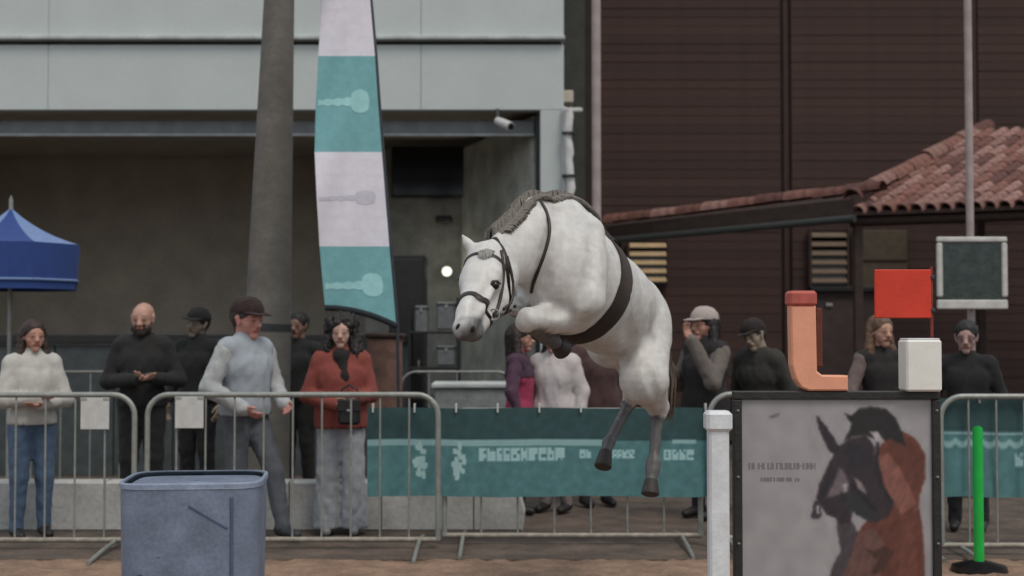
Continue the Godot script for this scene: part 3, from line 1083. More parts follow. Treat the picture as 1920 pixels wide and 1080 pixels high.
func make_barriers() -> void:
	var g := mat("galvanised", Color(0.62, 0.63, 0.61), 0.45, 0.5, 0.8, 0.3, 0.35)
	barrier(-190, 254, 10.0, "steel crowd barrier in front of the bearded person in black")
	barrier(278, 822, 10.02, "steel crowd barrier in front of the person in the grey sweater")
	barrier(834, 1312, 10.22, "steel crowd barrier hung with the long teal banner below the horse", 0.3, 1.03)
	barrier(1330, 1752, 10.1, "steel crowd barrier hidden behind the horse poster panel", 0.21)
	barrier(1762, 2230, 9.75, "steel crowd barrier with the short teal banner beside the poster panel", 0.21)
	# thin rear rails
	barrier(60, 392, 13.0, "thin dark steel barrier standing behind the bearded person", 0.3, Y(697, 13.0), 0.012)
	barrier(752, 962, 13.9, "thin dark steel barrier standing before the equipment rack", 0.3, Y(697, 13.9), 0.012)
	# teal banners
	var d := 10.16
	var b := thing("teal_banner", "long teal banner with white lettering hung on the barrier below the horse", "banner", Vector3(0, 0, -d))
	var bl := [["line", 0.0, 0.70, 0.355, 0.075], ["crest", 0.205, 0.55], ["text", 0.325, 0.56, 0.45, 0.15], ["text", 0.62, 0.655, 0.47, 0.10], ["text", 0.715, 0.775, 0.47, 0.10], ["text", 0.865, 0.94, 0.47, 0.12], ["line", 0.89, 0.96, 0.36, 0.05]]
	part(b, "cloth", banner_mesh(X(690, d), X(1330, d), Y(931, d), Y(765, d), 0.0), print_mat(banner_print(4, 1280, 330, bl)))
	for k in 9:
		part(b, "tie", box(Vector3(0.014, 0.07, 0.05), 0.003), mat("white_plastic"), Vector3(lerpf(X(700, d), X(1322, d), k / 8.0), Y(765, d), 0.0))
	var d2 := 9.8
	var b2 := thing("teal_banner", "short teal banner with a pale scalloped stripe behind the poster panel", "banner", Vector3(0, 0, -d2))
	part(b2, "cloth", banner_mesh(X(1738, d2), X(2200, d2), Y(932, d2), Y(748, d2), 2.0), print_mat(banner_print(9, 640, 220, [["line", 0.05, 0.98, 0.34, 0.03], ["text", 0.35, 0.9, 0.55, 0.14]], true)))
	for k in 6:
		part(b2, "tie", box(Vector3(0.014, 0.06, 0.05), 0.003), mat("white_plastic"), Vector3(lerpf(X(1745, d2), X(2190, d2), k / 5.0), Y(748, d2), 0.0))
	# notices taped between the bars
	var spots := [[178, 744, 806, "white paper notice taped to the barrier in front of the person in cream", 0.008], [355, 744, 802, "white paper notice taped to the barrier beside the person in grey", -0.01]]
	for s in spots:
		var n := thing("paper_notice", s[3], "notice", P(s[0], (s[1] + s[2]) / 2.0, 9.97), s[4], "paper notices on the barriers")
		part(n, "sheet", box(Vector3(0.212, 0.236, 0.004), 0.001), mat("paper", Color(0.78, 0.78, 0.77), 0.8, 0.4, 0.9, 0.1))
		for sx in [-1, 1]:
			part(n, "tape", box(Vector3(0.05, 0.02, 0.002), 0.0005), mat("tape", Color(0.6, 0.6, 0.56), 0.4, 0.3, 0.9, 0.0), Vector3(sx * 0.085, 0.105, 0.0035))
	# bright green post at the far barrier
	var gp := thing("green_post", "bright green plastic jump post beside the short teal banner", "post", Vector3(X(1831, 9.2), 0, -9.2))
	part(gp, "post", lathe([[0.03, 0.034], [Y(800, 9.2) - 0.015, 0.034], [Y(800, 9.2), 0.026], [Y(800, 9.2) + 0.005, 0.002]], 18), mat("vivid_green", Color(0.10, 0.72, 0.28), 0.35, 0.5, 0.9, 0.1))
	part(gp, "foot", lathe([[0.0, 0.19], [0.03, 0.18], [0.06, 0.07], [0.062, 0.02]], 20), mat("black_plastic"))

# ------------------------------------------------------------------ poster panel, post, bin
func poster_texture() -> ImageTexture:
	# a printed photograph: dark bay horse head on grey, with two lines of small lettering
	var w := 565
	var h := 688
	var im := Image.create(w, h, false, Image.FORMAT_RGB8)
	for y in h:
		for x in w:
			var n := wob.get_noise_2d(x * 0.01, y * 0.008) * 0.035
			im.set_pixel(x, y, Color(0.60 + n, 0.585 + n, 0.59 + n))
	var polys := [
		[[96, 56, 46], [[980, 230], [1050, 250], [1110, 300], [1150, 380], [1150, 520], [1115, 620], [1110, 700], [1130, 800], [1140, 1000], [1150, 1420], [700, 1420], [740, 1080], [760, 1000], [740, 850], [800, 780], [900, 740], [950, 640], [900, 560], [860, 470], [850, 390], [900, 300]]],
		[[128, 84, 74], [[860, 390], [930, 370], [1000, 460], [1060, 580], [1095, 680], [1010, 740], [965, 680], [910, 560]]],
		[[104, 62, 52], [[1000, 760], [1095, 690], [1110, 900], [1090, 1420], [960, 1420], [990, 1000]]],
		[[100, 70, 64], [[740, 850], [840, 820], [900, 900], [880, 1080], [860, 1420], [600, 1420], [650, 1100], [690, 960]]],
		[[70, 46, 40], [[780, 940], [840, 960], [900, 930], [960, 960], [900, 1080], [820, 1100], [860, 1010]]],
		[[70, 62, 66], [[620, 750], [700, 750], [745, 850], [700, 1000], [650, 1120], [580, 1420], [520, 1420], [590, 1060], [645, 960], [625, 850]]],
		[[38, 36, 36], [[670, 125], [715, 142], [760, 100], [830, 88], [920, 100], [980, 160], [1010, 240], [1040, 330], [1000, 310], [940, 280], [900, 300], [860, 290], [800, 260], [720, 270], [660, 300], [700, 240], [715, 190]]],
		[[48, 40, 46], [[500, 140], [520, 150], [570, 220], [610, 280], [640, 330], [610, 380], [570, 340], [530, 250]]],
		[[52, 43, 48], [[640, 330], [700, 280], [800, 262], [850, 330], [850, 420], [870, 520], [920, 600], [960, 680], [930, 750], [850, 790], [780, 760], [720, 700], [700, 790], [640, 800], [620, 760], [560, 740], [530, 690], [500, 640], [520, 560], [560, 470], [600, 390]]],
		[[44, 40, 46], [[650, 330], [760, 300], [830, 400], [810, 470], [720, 460], [680, 400]]],
		[[104, 94, 98], [[640, 450], [680, 500], [700, 560], [640, 620], [560, 640], [600, 560]]],
		[[45, 46, 50], [[640, 620], [780, 620], [880, 720], [830, 790], [740, 740], [660, 680]]],
		[[132, 118, 120], [[720, 510], [765, 540], [805, 610], [760, 600]]],
		[[165, 155, 157], [[655, 560], [685, 550], [690, 600], [665, 610]]],
		[[172, 163, 167], [[820, 235], [870, 240], [915, 300], [880, 312], [840, 270]]],
		[[38, 40, 46], [[620, 500], [545, 620], [520, 640], [560, 540]]],
		[[52, 48, 54], [[490, 655], [520, 655], [535, 745], [510, 768], [468, 758]]],
		[[168, 158, 162], [[502, 690], [514, 680], [520, 735], [500, 735]]],
		[[36, 34, 38], [[860, 300], [880, 310], [870, 420], [900, 560], [960, 660], [940, 670], [880, 570], [850, 430]]],
		[[34, 34, 36], [[700, 560], [720, 552], [860, 700], [850, 730]]],
		[[96, 90, 92], [[215, 150], [240, 140], [290, 128], [280, 145], [240, 158]]],
	]
	for q in polys:
		var pg := PackedVector2Array()
		var lo := Vector2(9999, 9999)
		var hi := Vector2.ZERO
		for e in q[1]:
			var p := Vector2((e[0] - 60) * 0.5, (e[1] - 45) * 0.5)
			pg.append(p)
			lo = lo.min(p)
			hi = hi.max(p)
		var col := Color8(q[0][0], q[0][1], q[0][2])
		for y in range(maxi(0, int(lo.y)), mini(h, int(hi.y) + 1)):
			for x in range(maxi(0, int(lo.x)), mini(w, int(hi.x) + 1)):
				var wv := Vector2(wob.get_noise_2d(x * 0.06, y * 0.06), wob.get_noise_2d(x * 0.06 + 50.0, y * 0.06)) * 2.5
				if Geometry2D.is_point_in_polygon(Vector2(x, y) + wv, pg):
					var n := 1.0 + 0.16 * wob.get_noise_2d(x * 0.05 + y * 0.02, y * 0.018) + 0.10 * wob.get_noise_2d(x * 0.22, y * 0.05)
					im.set_pixel(x, y, Color(col.r * n, col.g * n, col.b * n))
	var soft := im.duplicate() as Image
	soft.resize(w / 16, h / 16, Image.INTERPOLATE_LANCZOS)
	soft.resize(w, h, Image.INTERPOLATE_CUBIC)
	im.resize(w / 6, h / 6, Image.INTERPOLATE_LANCZOS)
	im.resize(w, h, Image.INTERPOLATE_CUBIC)
	for y in h:
		for x in w:
			im.set_pixel(x, y, im.get_pixel(x, y).lerp(soft.get_pixel(x, y), 0.35))
	# lettering
	var r := RandomNumberGenerator.new()
	r.seed = 5
	for l in [[20, 215, 192, 20], [56, 150, 236, 13], [158, 170, 238, 11]]:
		var x: int = l[0]
		while x < l[1]:
			var gw: int = int(l[3] * r.randf_range(0.45, 0.7))
			im.fill_rect(Rect2i(x, l[2], 5, l[3]), Color(0.43, 0.41, 0.42))
			if r.randf() < 0.7:
				im.fill_rect(Rect2i(x, l[2] + (r.randi() % 3) * (l[3] - 3) / 2, gw, 3), Color(0.43, 0.41, 0.42))
			if r.randf() < 0.6:
				im.fill_rect(Rect2i(x + gw - 2, l[2], 3, l[3]), Color(0.43, 0.41, 0.42))
			x += gw + 2
	im.resize(w / 3, h / 3, Image.INTERPOLATE_LANCZOS)
	im.resize(w, h, Image.INTERPOLATE_CUBIC)
	im.generate_mipmaps()
	return ImageTexture.create_from_image(im)

func make_jump() -> void:
	var d := 6.7
	var s := d / FOCAL
	# poster panel (jump wing)
	var x0 := X(1373, d)
	var x1 := X(1759, d)
	var top := Y(733, d)
	var w := x1 - x0
	var t := thing("poster_panel", "black framed jump wing with a printed poster of a dark bay horse", "panel", Vector3((x0 + x1) / 2, 0, -d))
	var blk := mat("wing_black", Color(0.165, 0.16, 0.155), 0.5, 0.4, 0.75, 0.4)
	var fw := 0.042
	part(t, "top_rail", box(Vector3(w, fw, 0.06), 0.005), blk, Vector3(0, top - fw / 2, 0))
	part(t, "bottom_rail", box(Vector3(w, fw, 0.06), 0.005), blk, Vector3(0, 0.14, 0))
	for sg in [-1, 1]:
		part(t, "stile", box(Vector3(fw, top - fw - 0.165, 0.0585), 0.005), blk, Vector3(sg * (w / 2 - fw / 2), (top - fw + 0.163) / 2, 0))
		part(t, "foot", box(Vector3(0.07, 0.12, 0.7), 0.012), blk, Vector3(sg * (w / 2 - 0.1), 0.06, 0))
		for k in 4:
			part(t, "bolt", lathe([[0.0, 0.008], [0.006, 0.008], [0.007, 0.001]], 8), mat("galvanised"), Vector3(sg * (w / 2 - fw / 2), 0.25 + k * 0.33, 0.0295), Vector3(PI / 2, 0, 0))
	var q := QuadMesh.new()
	q.size = Vector2(w - 2 * fw, top - fw - 0.161)
	part(t, "board", box(Vector3(w - 2 * fw + 0.01, q.size.y + 0.01, 0.018), 0.002), mat("board_back", Color(0.5, 0.48, 0.48), 0.7, 0.5), Vector3(0, (top - fw + 0.161) / 2, -0.002))
	part(t, "poster", q, print_mat(poster_texture(), 0.45), Vector3(0, (top - fw + 0.161) / 2, 0.0095))
	# white post
	var dp := 6.56
	var pt := thing("jump_post", "white painted jump standard post with a square cap by the poster panel", "post", Vector3(X(1345, dp), 0, -dp))
	var ph := Y(770, dp)
	var wp := mat("white_paint", Color(0.87, 0.88, 0.89), 0.55, 0.6, 0.9, 0.2)
	part(pt, "shaft", box(Vector3(0.098, ph - 0.11, 0.098), 0.012), wp, Vector3(0, (ph - 0.11) / 2 + 0.02, 0))
	part(pt, "cap", box(Vector3(0.128, 0.1, 0.128), 0.016), wp, Vector3(0, ph - 0.05, 0))
	part(pt, "foot", box(Vector3(0.08, 0.08, 0.6), 0.01), wp, Vector3(0, 0.04, 0.0))
	part(pt, "foot", box(Vector3(0.4, 0.078, 0.08), 0.01), wp, Vector3(-0.05, 0.039, 0.0))
	# orange L shaped foam piece on top of the panel
	var lx := X(1480, d)
	var ll := thing("foam_bracket", "salmon orange L shaped foam piece with a red cap standing on the poster panel", "foam piece", Vector3(lx, top, -d - 0.01))
	var orange := mat("salmon", Color(0.90, 0.63, 0.51), 0.75, 0.5, 0.94, 0.15)
	var red := mat("cap_red", Color(0.74, 0.36, 0.31), 0.65, 0.3, 0.85, 0.3)
	var cw := 47.0 * s
	var hh := (733.0 - 574.0) * s
	var lwid := 106.0 * s
	var pg := PackedVector2Array([Vector2(0.0, hh), Vector2(0.004, 0.13), Vector2(0.022, 0.06), Vector2(0.05, 0.018), Vector2(0.09, 0.002), Vector2(lwid, 0.002), Vector2(lwid, 0.078), Vector2(cw + 0.03, 0.08), Vector2(cw + 0.004, 0.1), Vector2(cw, hh)])
	part(ll, "body", prism(pg, 0.1, 0.008), orange)
	part(ll, "cap", box(Vector3(cw + 0.016, 0.078, 0.116), 0.014), red, Vector3(cw / 2 - 0.002, hh + 0.037, 0))
	part(ll, "side_pad", box(Vector3(0.034, hh - 0.13, 0.094), 0.006), mat("pad_rust", Color(0.42, 0.20, 0.13), 0.8, 0.3, 0.8, 0.3), Vector3(cw + 0.0165, (hh + 0.11) / 2, -0.006))
	# white canister
	var cn := thing("canister", "white plastic canister standing on the end of the poster panel", "canister", Vector3(X(1724, d), top, -d))
	var ch := (733.0 - 637.0) * s
	part(cn, "body", box(Vector3(66 * s, ch, 0.15), 0.01), mat("canister_white", Color(0.91, 0.90, 0.87), 0.5, 0.6, 0.95, 0.1), Vector3(0, ch / 2, 0))
	part(cn, "lid", box(Vector3(60 * s, 0.008, 0.135), 0.003), mat("white_paint"), Vector3(0, ch + 0.003, 0))
	# red board on a thin pole
	var rf := thing("red_marker", "square red marker board on a thin red pole behind the white canister", "marker", Vector3(X(1747, d + 0.1), 0, -d - 0.1))
	var s2 := (d + 0.1) / FOCAL
	var rm := mat("marker_red", Color(0.82, 0.22, 0.13), 0.6, 0.5, 0.93, 0.15)
	part(rf, "board", box(Vector3(106 * s2, 91 * s2, 0.014), 0.004), rm, Vector3(-55 * s2, Y(551, d + 0.1), 0.012))
	part(rf, "pole", lathe([[0.0, 0.0085], [Y(500, d + 0.1), 0.0085]], 10), mat("pole_red", Color(0.5, 0.2, 0.17), 0.6, 0.3, 0.8, 0.2), Vector3(0, 0.0, 0))
	for yy in [520.0, 582.0]:
		part(rf, "clip", box(Vector3(0.03, 0.02, 0.03), 0.004), mat("dark_steel"), Vector3(0, Y(yy, d + 0.1), 0.004))
	part(rf, "ground_spike_plate", box(Vector3(0.16, 0.015, 0.16), 0.004), mat("dark_steel"), Vector3(0, 0.008, 0))
	# blue bin
	var db := 6.0
	var bn := thing("blue_bin", "scuffed blue plastic bin with a rolled rim standing on the sand", "bin", Vector3(X(370, db + 0.25), 0.0, -db - 0.25), 0.1)
	var bh := Y(905, db)
	var blue := mat("bin_blue", Color(0.47, 0.515, 0.60), 0.5, 0.7, 0.78, 0.2)
	var rings := []
	var m := Build.new()
	var secs := [[0.0, 0.93], [0.02, 0.945], [0.25, 0.96], [0.30, 0.96], [0.31, 0.972], [0.34, 0.972], [0.35, 0.965], [0.72, 0.99], [bh - 0.06, 1.0], [bh - 0.02, 1.0]]
	bin_loft(m, secs, 0.315, 0.285)
	part(bn, "body", m.mesh(), blue)
	var rim := Build.new()
	bin_loft(rim, [[bh - 0.026, 0.99], [bh - 0.026, 1.012], [bh - 0.022, 1.02], [bh - 0.007, 1.02], [bh, 1.012], [bh, 0.97], [bh - 0.01, 0.95], [bh - 0.2, 0.92]], 0.315, 0.285)
	part(bn, "rim", rim.mesh(), mat("bin_rim", Color(0.56, 0.61, 0.70), 0.45, 0.5, 0.78, 0.3))
	var lid := Build.new()
	bin_loft(lid, [[bh - 0.03, 0.955], [bh - 0.022, 0.9], [bh - 0.02, 0.02]], 0.315, 0.285)
	part(bn, "lid", lid.mesh(), blue)
	# corner rib and scuffs
	part(bn, "corner_rib", box(Vector3(0.014, bh - 0.07, 0.014), 0.006), mat("bin_dark", Color(0.33, 0.38, 0.48), 0.55, 0.4, 0.8, 0.3), Vector3(0.195, (bh - 0.05) / 2, 0.278), Vector3(0.018, 0, 0))
	part(bn, "brace", box(Vector3(0.2, 0.012, 0.008), 0.004), mat("bin_dark"), Vector3(0.09, bh - 0.15, 0.2835), Vector3(0.045, 0, -0.55))
	for e in [[-0.12, 0.63, 0.05, 0.2], [-0.2, 0.55, 0.04, -0.1], [0.01, 0.64, 0.03, 0.5], [0.12, 0.5, 0.1, 1.5], [-0.05, 0.42, 0.06, 0.1]]:
		var sc := Build.new()
		sc.tube([Vector3(-e[2] / 2, 0, 0), Vector3(-e[2] * 0.15, 0.004, 0), Vector3(e[2] * 0.2, -0.003, 0), Vector3(e[2] / 2, 0.002, 0)], [0.002, 0.008, 0.006, 0.002], 6, false, 1.0)
		var dep := 0.285 * lerpf(0.94, 1.0, e[1] / bh)
		var o := part(bn, "scuff", sc.mesh(), mat("scuff", Color(0.25, 0.28, 0.36), 0.8, 0.3, 0.7, 0.4), Vector3(e[0], e[1], dep - 0.0035), Vector3(-0.04, 0, e[3]))
		o.scale = Vector3(1, 1, 0.7)

func bin_loft(m: Build, secs: Array, hx: float, hz: float) -> void:
	var n := 56
	var k := m.v.size()
	for s in secs:
		for a in n:
			var an := TAU * a / n
			var c := cos(an)
			var e := sin(an)
			var p := 0.22
			var q := Vector3(signf(c) * pow(absf(c), p * 1.6) * hx * s[1], s[0], signf(e) * pow(absf(e), p * 1.6) * hz * s[1])
			m.v.append(q)
			m.n.append(Vector3(signf(c) * pow(absf(c), 1.4), 0.0, signf(e) * pow(absf(e), 1.4)).normalized())
	for b in secs.size() - 1:
		var rise: float = secs[b + 1][0] - secs[b][0]
		var run: float = (secs[b + 1][1] - secs[b][1]) * hx
		for a in n:
			var p0 := k + b * n + a
			var p1 := k + b * n + (a + 1) % n
			m.i.append_array([p0, p1, p0 + n, p1, p1 + n, p0 + n])
		if absf(run) > absf(rise):
			for a in n:
				m.n[k + b * n + a] = (m.n[k + b * n + a] + Vector3(0, 1.5, 0)).normalized()
				m.n[k + (b + 1) * n + a] = (m.n[k + (b + 1) * n + a] + Vector3(0, 1.5, 0)).normalized()

# ------------------------------------------------------------------ people
func make_head() -> Array:
	var R := Vector3.RIGHT
	var b := [
		bone(Vector3(0, 0.035, -0.035), Vector3(0, 0.03, 0.02), 0.084, 0.080, R, 0.88),
		bone(Vector3(0, -0.02, 0.02), Vector3(0, -0.085, 0.062), 0.066, 0.030, R, 0.92),
		bone(Vector3(-0.036, -0.022, 0.052), Vector3(-0.03, -0.045, 0.05), 0.025, 0.022),
		bone(Vector3(0.036, -0.022, 0.052), Vector3(0.03, -0.045, 0.05), 0.025, 0.022),
		bone(Vector3(-0.03, 0.03, 0.074), Vector3(0.03, 0.03, 0.074), 0.014, 0.014),
		bone(Vector3(0, 0.018, 0.092), Vector3(0, -0.022, 0.112), 0.009, 0.014),
		bone(Vector3(-0.012, -0.025, 0.1), Vector3(0.012, -0.025, 0.1), 0.009, 0.009),
		bone(Vector3(-0.018, -0.052, 0.09), Vector3(0.018, -0.052, 0.09), 0.010, 0.010),
		bone(Vector3(-0.078, 0.02, -0.008), Vector3(-0.074, -0.015, 0.0), 0.020, 0.014, R, 0.45),
		bone(Vector3(0.078, 0.02, -0.008), Vector3(0.074, -0.015, 0.0), 0.020, 0.014, R, 0.45),
		bone(Vector3(0, -0.04, -0.02), Vector3(0, -0.17, -0.035), 0.056, 0.058),
		bone(Vector3(-0.031, 0.008, 0.073), Vector3(-0.031, 0.008, 0.074), 0.010, 0.010),
		bone(Vector3(0.031, 0.008, 0.073), Vector3(0.031, 0.008, 0.074), 0.010, 0.010),
	]
	return nets(b, 0.0055, 0.018)

func make_hand() -> Array:
	# wrist at the origin, fingers down, palm towards +x, thumb towards +z
	var R := Vector3.RIGHT
	var b := [bone(Vector3(0, 0.02, 0), Vector3(0, -0.02, 0), 0.026, 0.03, R, 0.75), bone(Vector3(0, -0.04, 0.012), Vector3(0, -0.075, 0.014), 0.028, 0.026, R, 0.5), bone(Vector3(0, -0.04, -0.012), Vector3(0, -0.072, -0.014), 0.028, 0.024, R, 0.5)]
	var z := [0.031, 0.010, -0.011, -0.031]
	var l := [0.040, 0.045, 0.041, 0.032]
	for k in 4:
		var a := Vector3(0.0, -0.082, z[k])
		var m := a + Vector3(0.012, -l[k] * 0.9, 0)
		var e := m + Vector3(0.024, -l[k] * 0.75, 0)
		b.append(bone(a, m, 0.0095, 0.0088))
		b.append(bone(m, e, 0.0088, 0.0075))
	b.append(bone(Vector3(0.004, -0.025, 0.03), Vector3(0.014, -0.06, 0.054), 0.014, 0.0105))
	b.append(bone(Vector3(0.014, -0.06, 0.054), Vector3(0.024, -0.088, 0.056), 0.0105, 0.0085))
	return nets(b, 0.0042, 0.006)

# draws one figure; o holds pose and clothing
func person(label: String, px: float, d: float, o: Dictionary) -> Node3D:
	var height: float = o.get("h", 1.75)
	var s := height / 1.75
	var t := thing("person", label, "person", Vector3(X(px, d), 0.012, -d), deg_to_rad(o.get("yaw", 0.0)), "spectators")
	var R := Vector3.RIGHT
	var broad: float = o.get("broad", 1.0)
	var slim: float = o.get("slim", 1.0)
	var lean: float = o.get("lean", 0.0)       # forward lean of the upper body
	var L := func(v: Vector3) -> Vector3:
		var q := v
		if v.y > 0.95 and lean != 0.0:
			var up := v - Vector3(0, 0.95, 0)
			q = Vector3(0, 0.95, 0) + up.rotated(Vector3.RIGHT, lean)
		return q * s
	var legs: Array = o.get("legs", [[Vector3(0.10, 0.50, 0.015), Vector3(0.11, 0.085, -0.02)], [Vector3(-0.10, 0.50, 0.015), Vector3(-0.11, 0.085, -0.02)]])
	var arms: Array = o.get("arms", [[Vector3(0.27, 1.14, -0.03), Vector3(0.27, 0.90, 0.06)], [Vector3(-0.27, 1.14, -0.03), Vector3(-0.27, 0.90, 0.06)]])
	var torso := func(g: float) -> Array:
		return [
			bone(L.call(Vector3(-0.055, 0.96, 0)), L.call(Vector3(0.055, 0.96, 0)), (0.118 * slim + g) * s, (0.118 * slim + g) * s),
			bone(L.call(Vector3(0, 1.02, 0.0)), L.call(Vector3(0, 1.22, 0.005)), (0.122 * slim + g) * s, (0.128 * slim + g) * s, R, 1.12),
			bone(L.call(Vector3(-0.06 * broad, 1.28, 0.0)), L.call(Vector3(0.06 * broad, 1.28, 0.0)), (0.118 * slim + g) * s, (0.118 * slim + g) * s),
			bone(L.call(Vector3(-0.145 * broad, 1.405, -0.01)), L.call(Vector3(0.145 * broad, 1.405, -0.01)), (0.062 + g) * s, (0.062 + g) * s),
			bone(L.call(Vector3(0, 1.40, -0.01)), L.call(Vector3(0, 1.47, -0.012)), (0.085 + g) * s, (0.058 + g) * s)]
	var arm := func(k: int, g: float) -> Array:
		var sg := 1.0 if k == 0 else -1.0
		var sh: Vector3 = L.call(Vector3(sg * 0.175 * broad, 1.395, -0.01))
		var e: Vector3 = L.call(arms[k][0])
		var w: Vector3 = L.call(arms[k][1])
		var ga := g * 0.62
		return [bone(sh, e, (0.056 + ga) * s, (0.042 + ga) * s), bone(e, w, (0.042 + ga) * s, (0.028 + ga) * s)]
	var leg := func(k: int, g: float, flare: float) -> Array:
		var sg := 1.0 if k == 0 else -1.0
		var hp: Vector3 = Vector3(sg * 0.085, 0.90, 0) * s
		var kn: Vector3 = legs[k][0] * s
		var an: Vector3 = legs[k][1] * s
		return [bone(hp, kn, (0.088 + g) * s, (0.056 + g + flare * 0.3) * s), bone(kn, an, (0.056 + g + flare * 0.3) * s, (0.037 + g + flare) * s)]
	# body: one continuous figure with head and hands
	var skin: Color = o.get("skin", Color(0.70, 0.52, 0.45))
	var bones: Array = torso.call(0.0) + arm.call(0, 0.0) + arm.call(1, 0.0) + leg.call(0, 0.0, 0.0) + leg.call(1, 0.0, 0.0)
	for k in 2:
		var an: Vector3 = legs[k][1] * s
		bones.append(bone(an, an + Vector3(0.0, -0.05, 0.13) * s, 0.036 * s, 0.026 * s))
	var m := Build.new()
	m.net(nets(bones, 0.026, 0.03))
	var hb := Basis.from_euler(Vector3(deg_to_rad(o.get("nod", 0.0)), deg_to_rad(o.get("look", 0.0)), deg_to_rad(o.get("tilt", 0.0)))).scaled(Vector3.ONE * s * o.get("head", 1.06))
	var hx := Transform3D(hb, L.call(Vector3(0, 1.62, 0.015)))
	var body_count := m.v.size()
	m.net(head_net, hx)
	var head_count := m.v.size()
	for k in 2:
		var e: Vector3 = L.call(arms[k][0])
		var w: Vector3 = L.call(arms[k][1])
		var dy := (e - w).normalized()
		var dz := Vector3(0, 0, 1).slide(dy)
		if dz.length() < 0.2:
			dz = Vector3(0, 1, 0).slide(dy)
		dz = dz.normalized()
		var dx := dy.cross(dz)
		if k == 0:      # palm towards the body
			m.net(hand_net, Transform3D(Basis(-dx * s, dy * s, dz * s), w), true)
		else:
			m.net(hand_net, Transform3D(Basis(dx * s, dy * s, dz * s), w))
	var lin := skin.srgb_to_linear()
	m.c.resize(m.v.size())
	m.c.fill(lin)
	var inv := hx.affine_inverse()
	for j in range(body_count, head_count):
		var p := inv * m.v[j]
		var q := lin
		if p.z > 0.06:
			if absf(p.y + 0.052) < 0.011 and absf(p.x) < 0.026:
				q = Color(lin.r * 0.85, lin.g * 0.62, lin.b * 0.62)
			for sg in [-1.0, 1.0]:
				var e := p - Vector3(sg * 0.031, 0.008, 0.085)
				if absf(e.y) < 0.0045 and absf(e.x) < 0.010:
					q = Color(lin.r * 0.38, lin.g * 0.33, lin.b * 0.32)
				if absf(p.y - 0.034) < 0.005 and absf(e.x) < 0.018:
					q = Color(lin.r * 0.78, lin.g * 0.72, lin.b * 0.70)
		m.c[j] = q
	var sm := mat("skin", Color.WHITE, 0.55, 0.25, 0.9, 0.25)
	sm.vertex_color_use_as_albedo = true
	part(t, "body", m.mesh(), sm)
	# clothing
	var loose: float = o.get("loose", 0.02)
	var hem: float = o.get("hem", 0.92)
	var tc: Color = o.top
	var top_bones: Array = torso.call(loose)
	if not o.has("sleeves"):
		top_bones += arm.call(0, loose) + arm.call(1, loose)
	if hem < 0.9:
		top_bones.append(bone(Vector3(-0.06, hem, 0) * s, Vector3(-0.06, 1.0, 0) * s, (0.12 * slim + loose) * s, (0.12 * slim + loose) * s))
		top_bones.append(bone(Vector3(0.06, hem, 0) * s, Vector3(0.06, 1.0, 0) * s, (0.12 * slim + loose) * s, (0.12 * slim + loose) * s))
	var planes := [Plane(Vector3.DOWN, -hem * s)]
	part(t, o.get("top_name", "sweater"), net_mesh(nets(top_bones, 0.019, 0.03, [], planes, 0.009, 15.0)), cloth("top%s" % tc.to_html(), tc))
	if o.has("panel"):     # a second garment over the chest: a yoke or a scarf
		var pc: Color = o.panel
		var pb: Array
		var pp := []
		if o.get("scarf", false):
			pb = [bone(L.call(Vector3(-0.07, 1.47, 0.0)), L.call(Vector3(0.0, 1.44, 0.085)), 0.045 * s, 0.05 * s), bone(L.call(Vector3(0.07, 1.47, 0.0)), L.call(Vector3(0.0, 1.44, 0.085)), 0.045 * s, 0.05 * s), bone(L.call(Vector3(0.0, 1.44, 0.09)), L.call(Vector3(0.03, 1.27, 0.135)), 0.05 * s, 0.045 * s, Vector3.BACK, 0.6), bone(L.call(Vector3(0.03, 1.27, 0.135)), L.call(Vector3(0.05, 1.16, 0.14)), 0.05 * s, 0.03 * s, Vector3.BACK, 0.6)]
		else:
			pb = torso.call(loose + 0.008)
			pp = [Plane(Vector3.DOWN, -o.panel_low * s), Plane(Vector3.UP, o.panel_high * s)]
		part(t, o.get("panel_name", "yoke"), net_mesh(nets(pb, 0.015, 0.03, [], pp, 0.012, 15.0)), cloth("top%s" % pc.to_html(), pc))
	if o.has("sleeves"):
		var sc: Color = o.sleeves
		for k in 2:
			part(t, "sleeve", net_mesh(nets(arm.call(k, loose + 0.004), 0.017, 0.03, [], [], 0.012, 16.0)), cloth("top%s" % sc.to_html(), sc))
	var lc: Color = o.get("bottom", Color(0.16, 0.16, 0.18))
	var fl: float = o.get("flare", 0.0)
	var lb: Array = leg.call(0, 0.018, fl) + leg.call(1, 0.018, fl) + [torso.call(0.012)[0]]
	part(t, "trousers", net_mesh(nets(lb, 0.019, 0.022, [], [Plane(Vector3.UP, 1.03 * s), Plane(Vector3.DOWN, -0.05 * s)], 0.012, 16.0)), cloth("bottom%s" % lc.to_html(), lc, 0.88))
	for k in 2:
		var an: Vector3 = legs[k][1] * s
		var sb := [bone(an + Vector3(0, -0.02, -0.03) * s, an + Vector3(0, -0.042, 0.15) * s, 0.048 * s, 0.036 * s), bone(an + Vector3(0, 0.0, 0) * s, an, 0.05 * s, 0.05 * s)]
		part(t, "shoe", net_mesh(nets(sb, 0.012, 0.02, [], [Plane(Vector3.DOWN, 0.082 * s - an.y)])), mat("shoe%s" % o.get("shoe", Color(0.12, 0.11, 0.11)).to_html(), o.get("shoe", Color(0.12, 0.11, 0.11)), 0.6, 0.3, 0.8, 0.3))
	# hair and hats, shaped in head space
	var style: String = o.get("hair", "short")
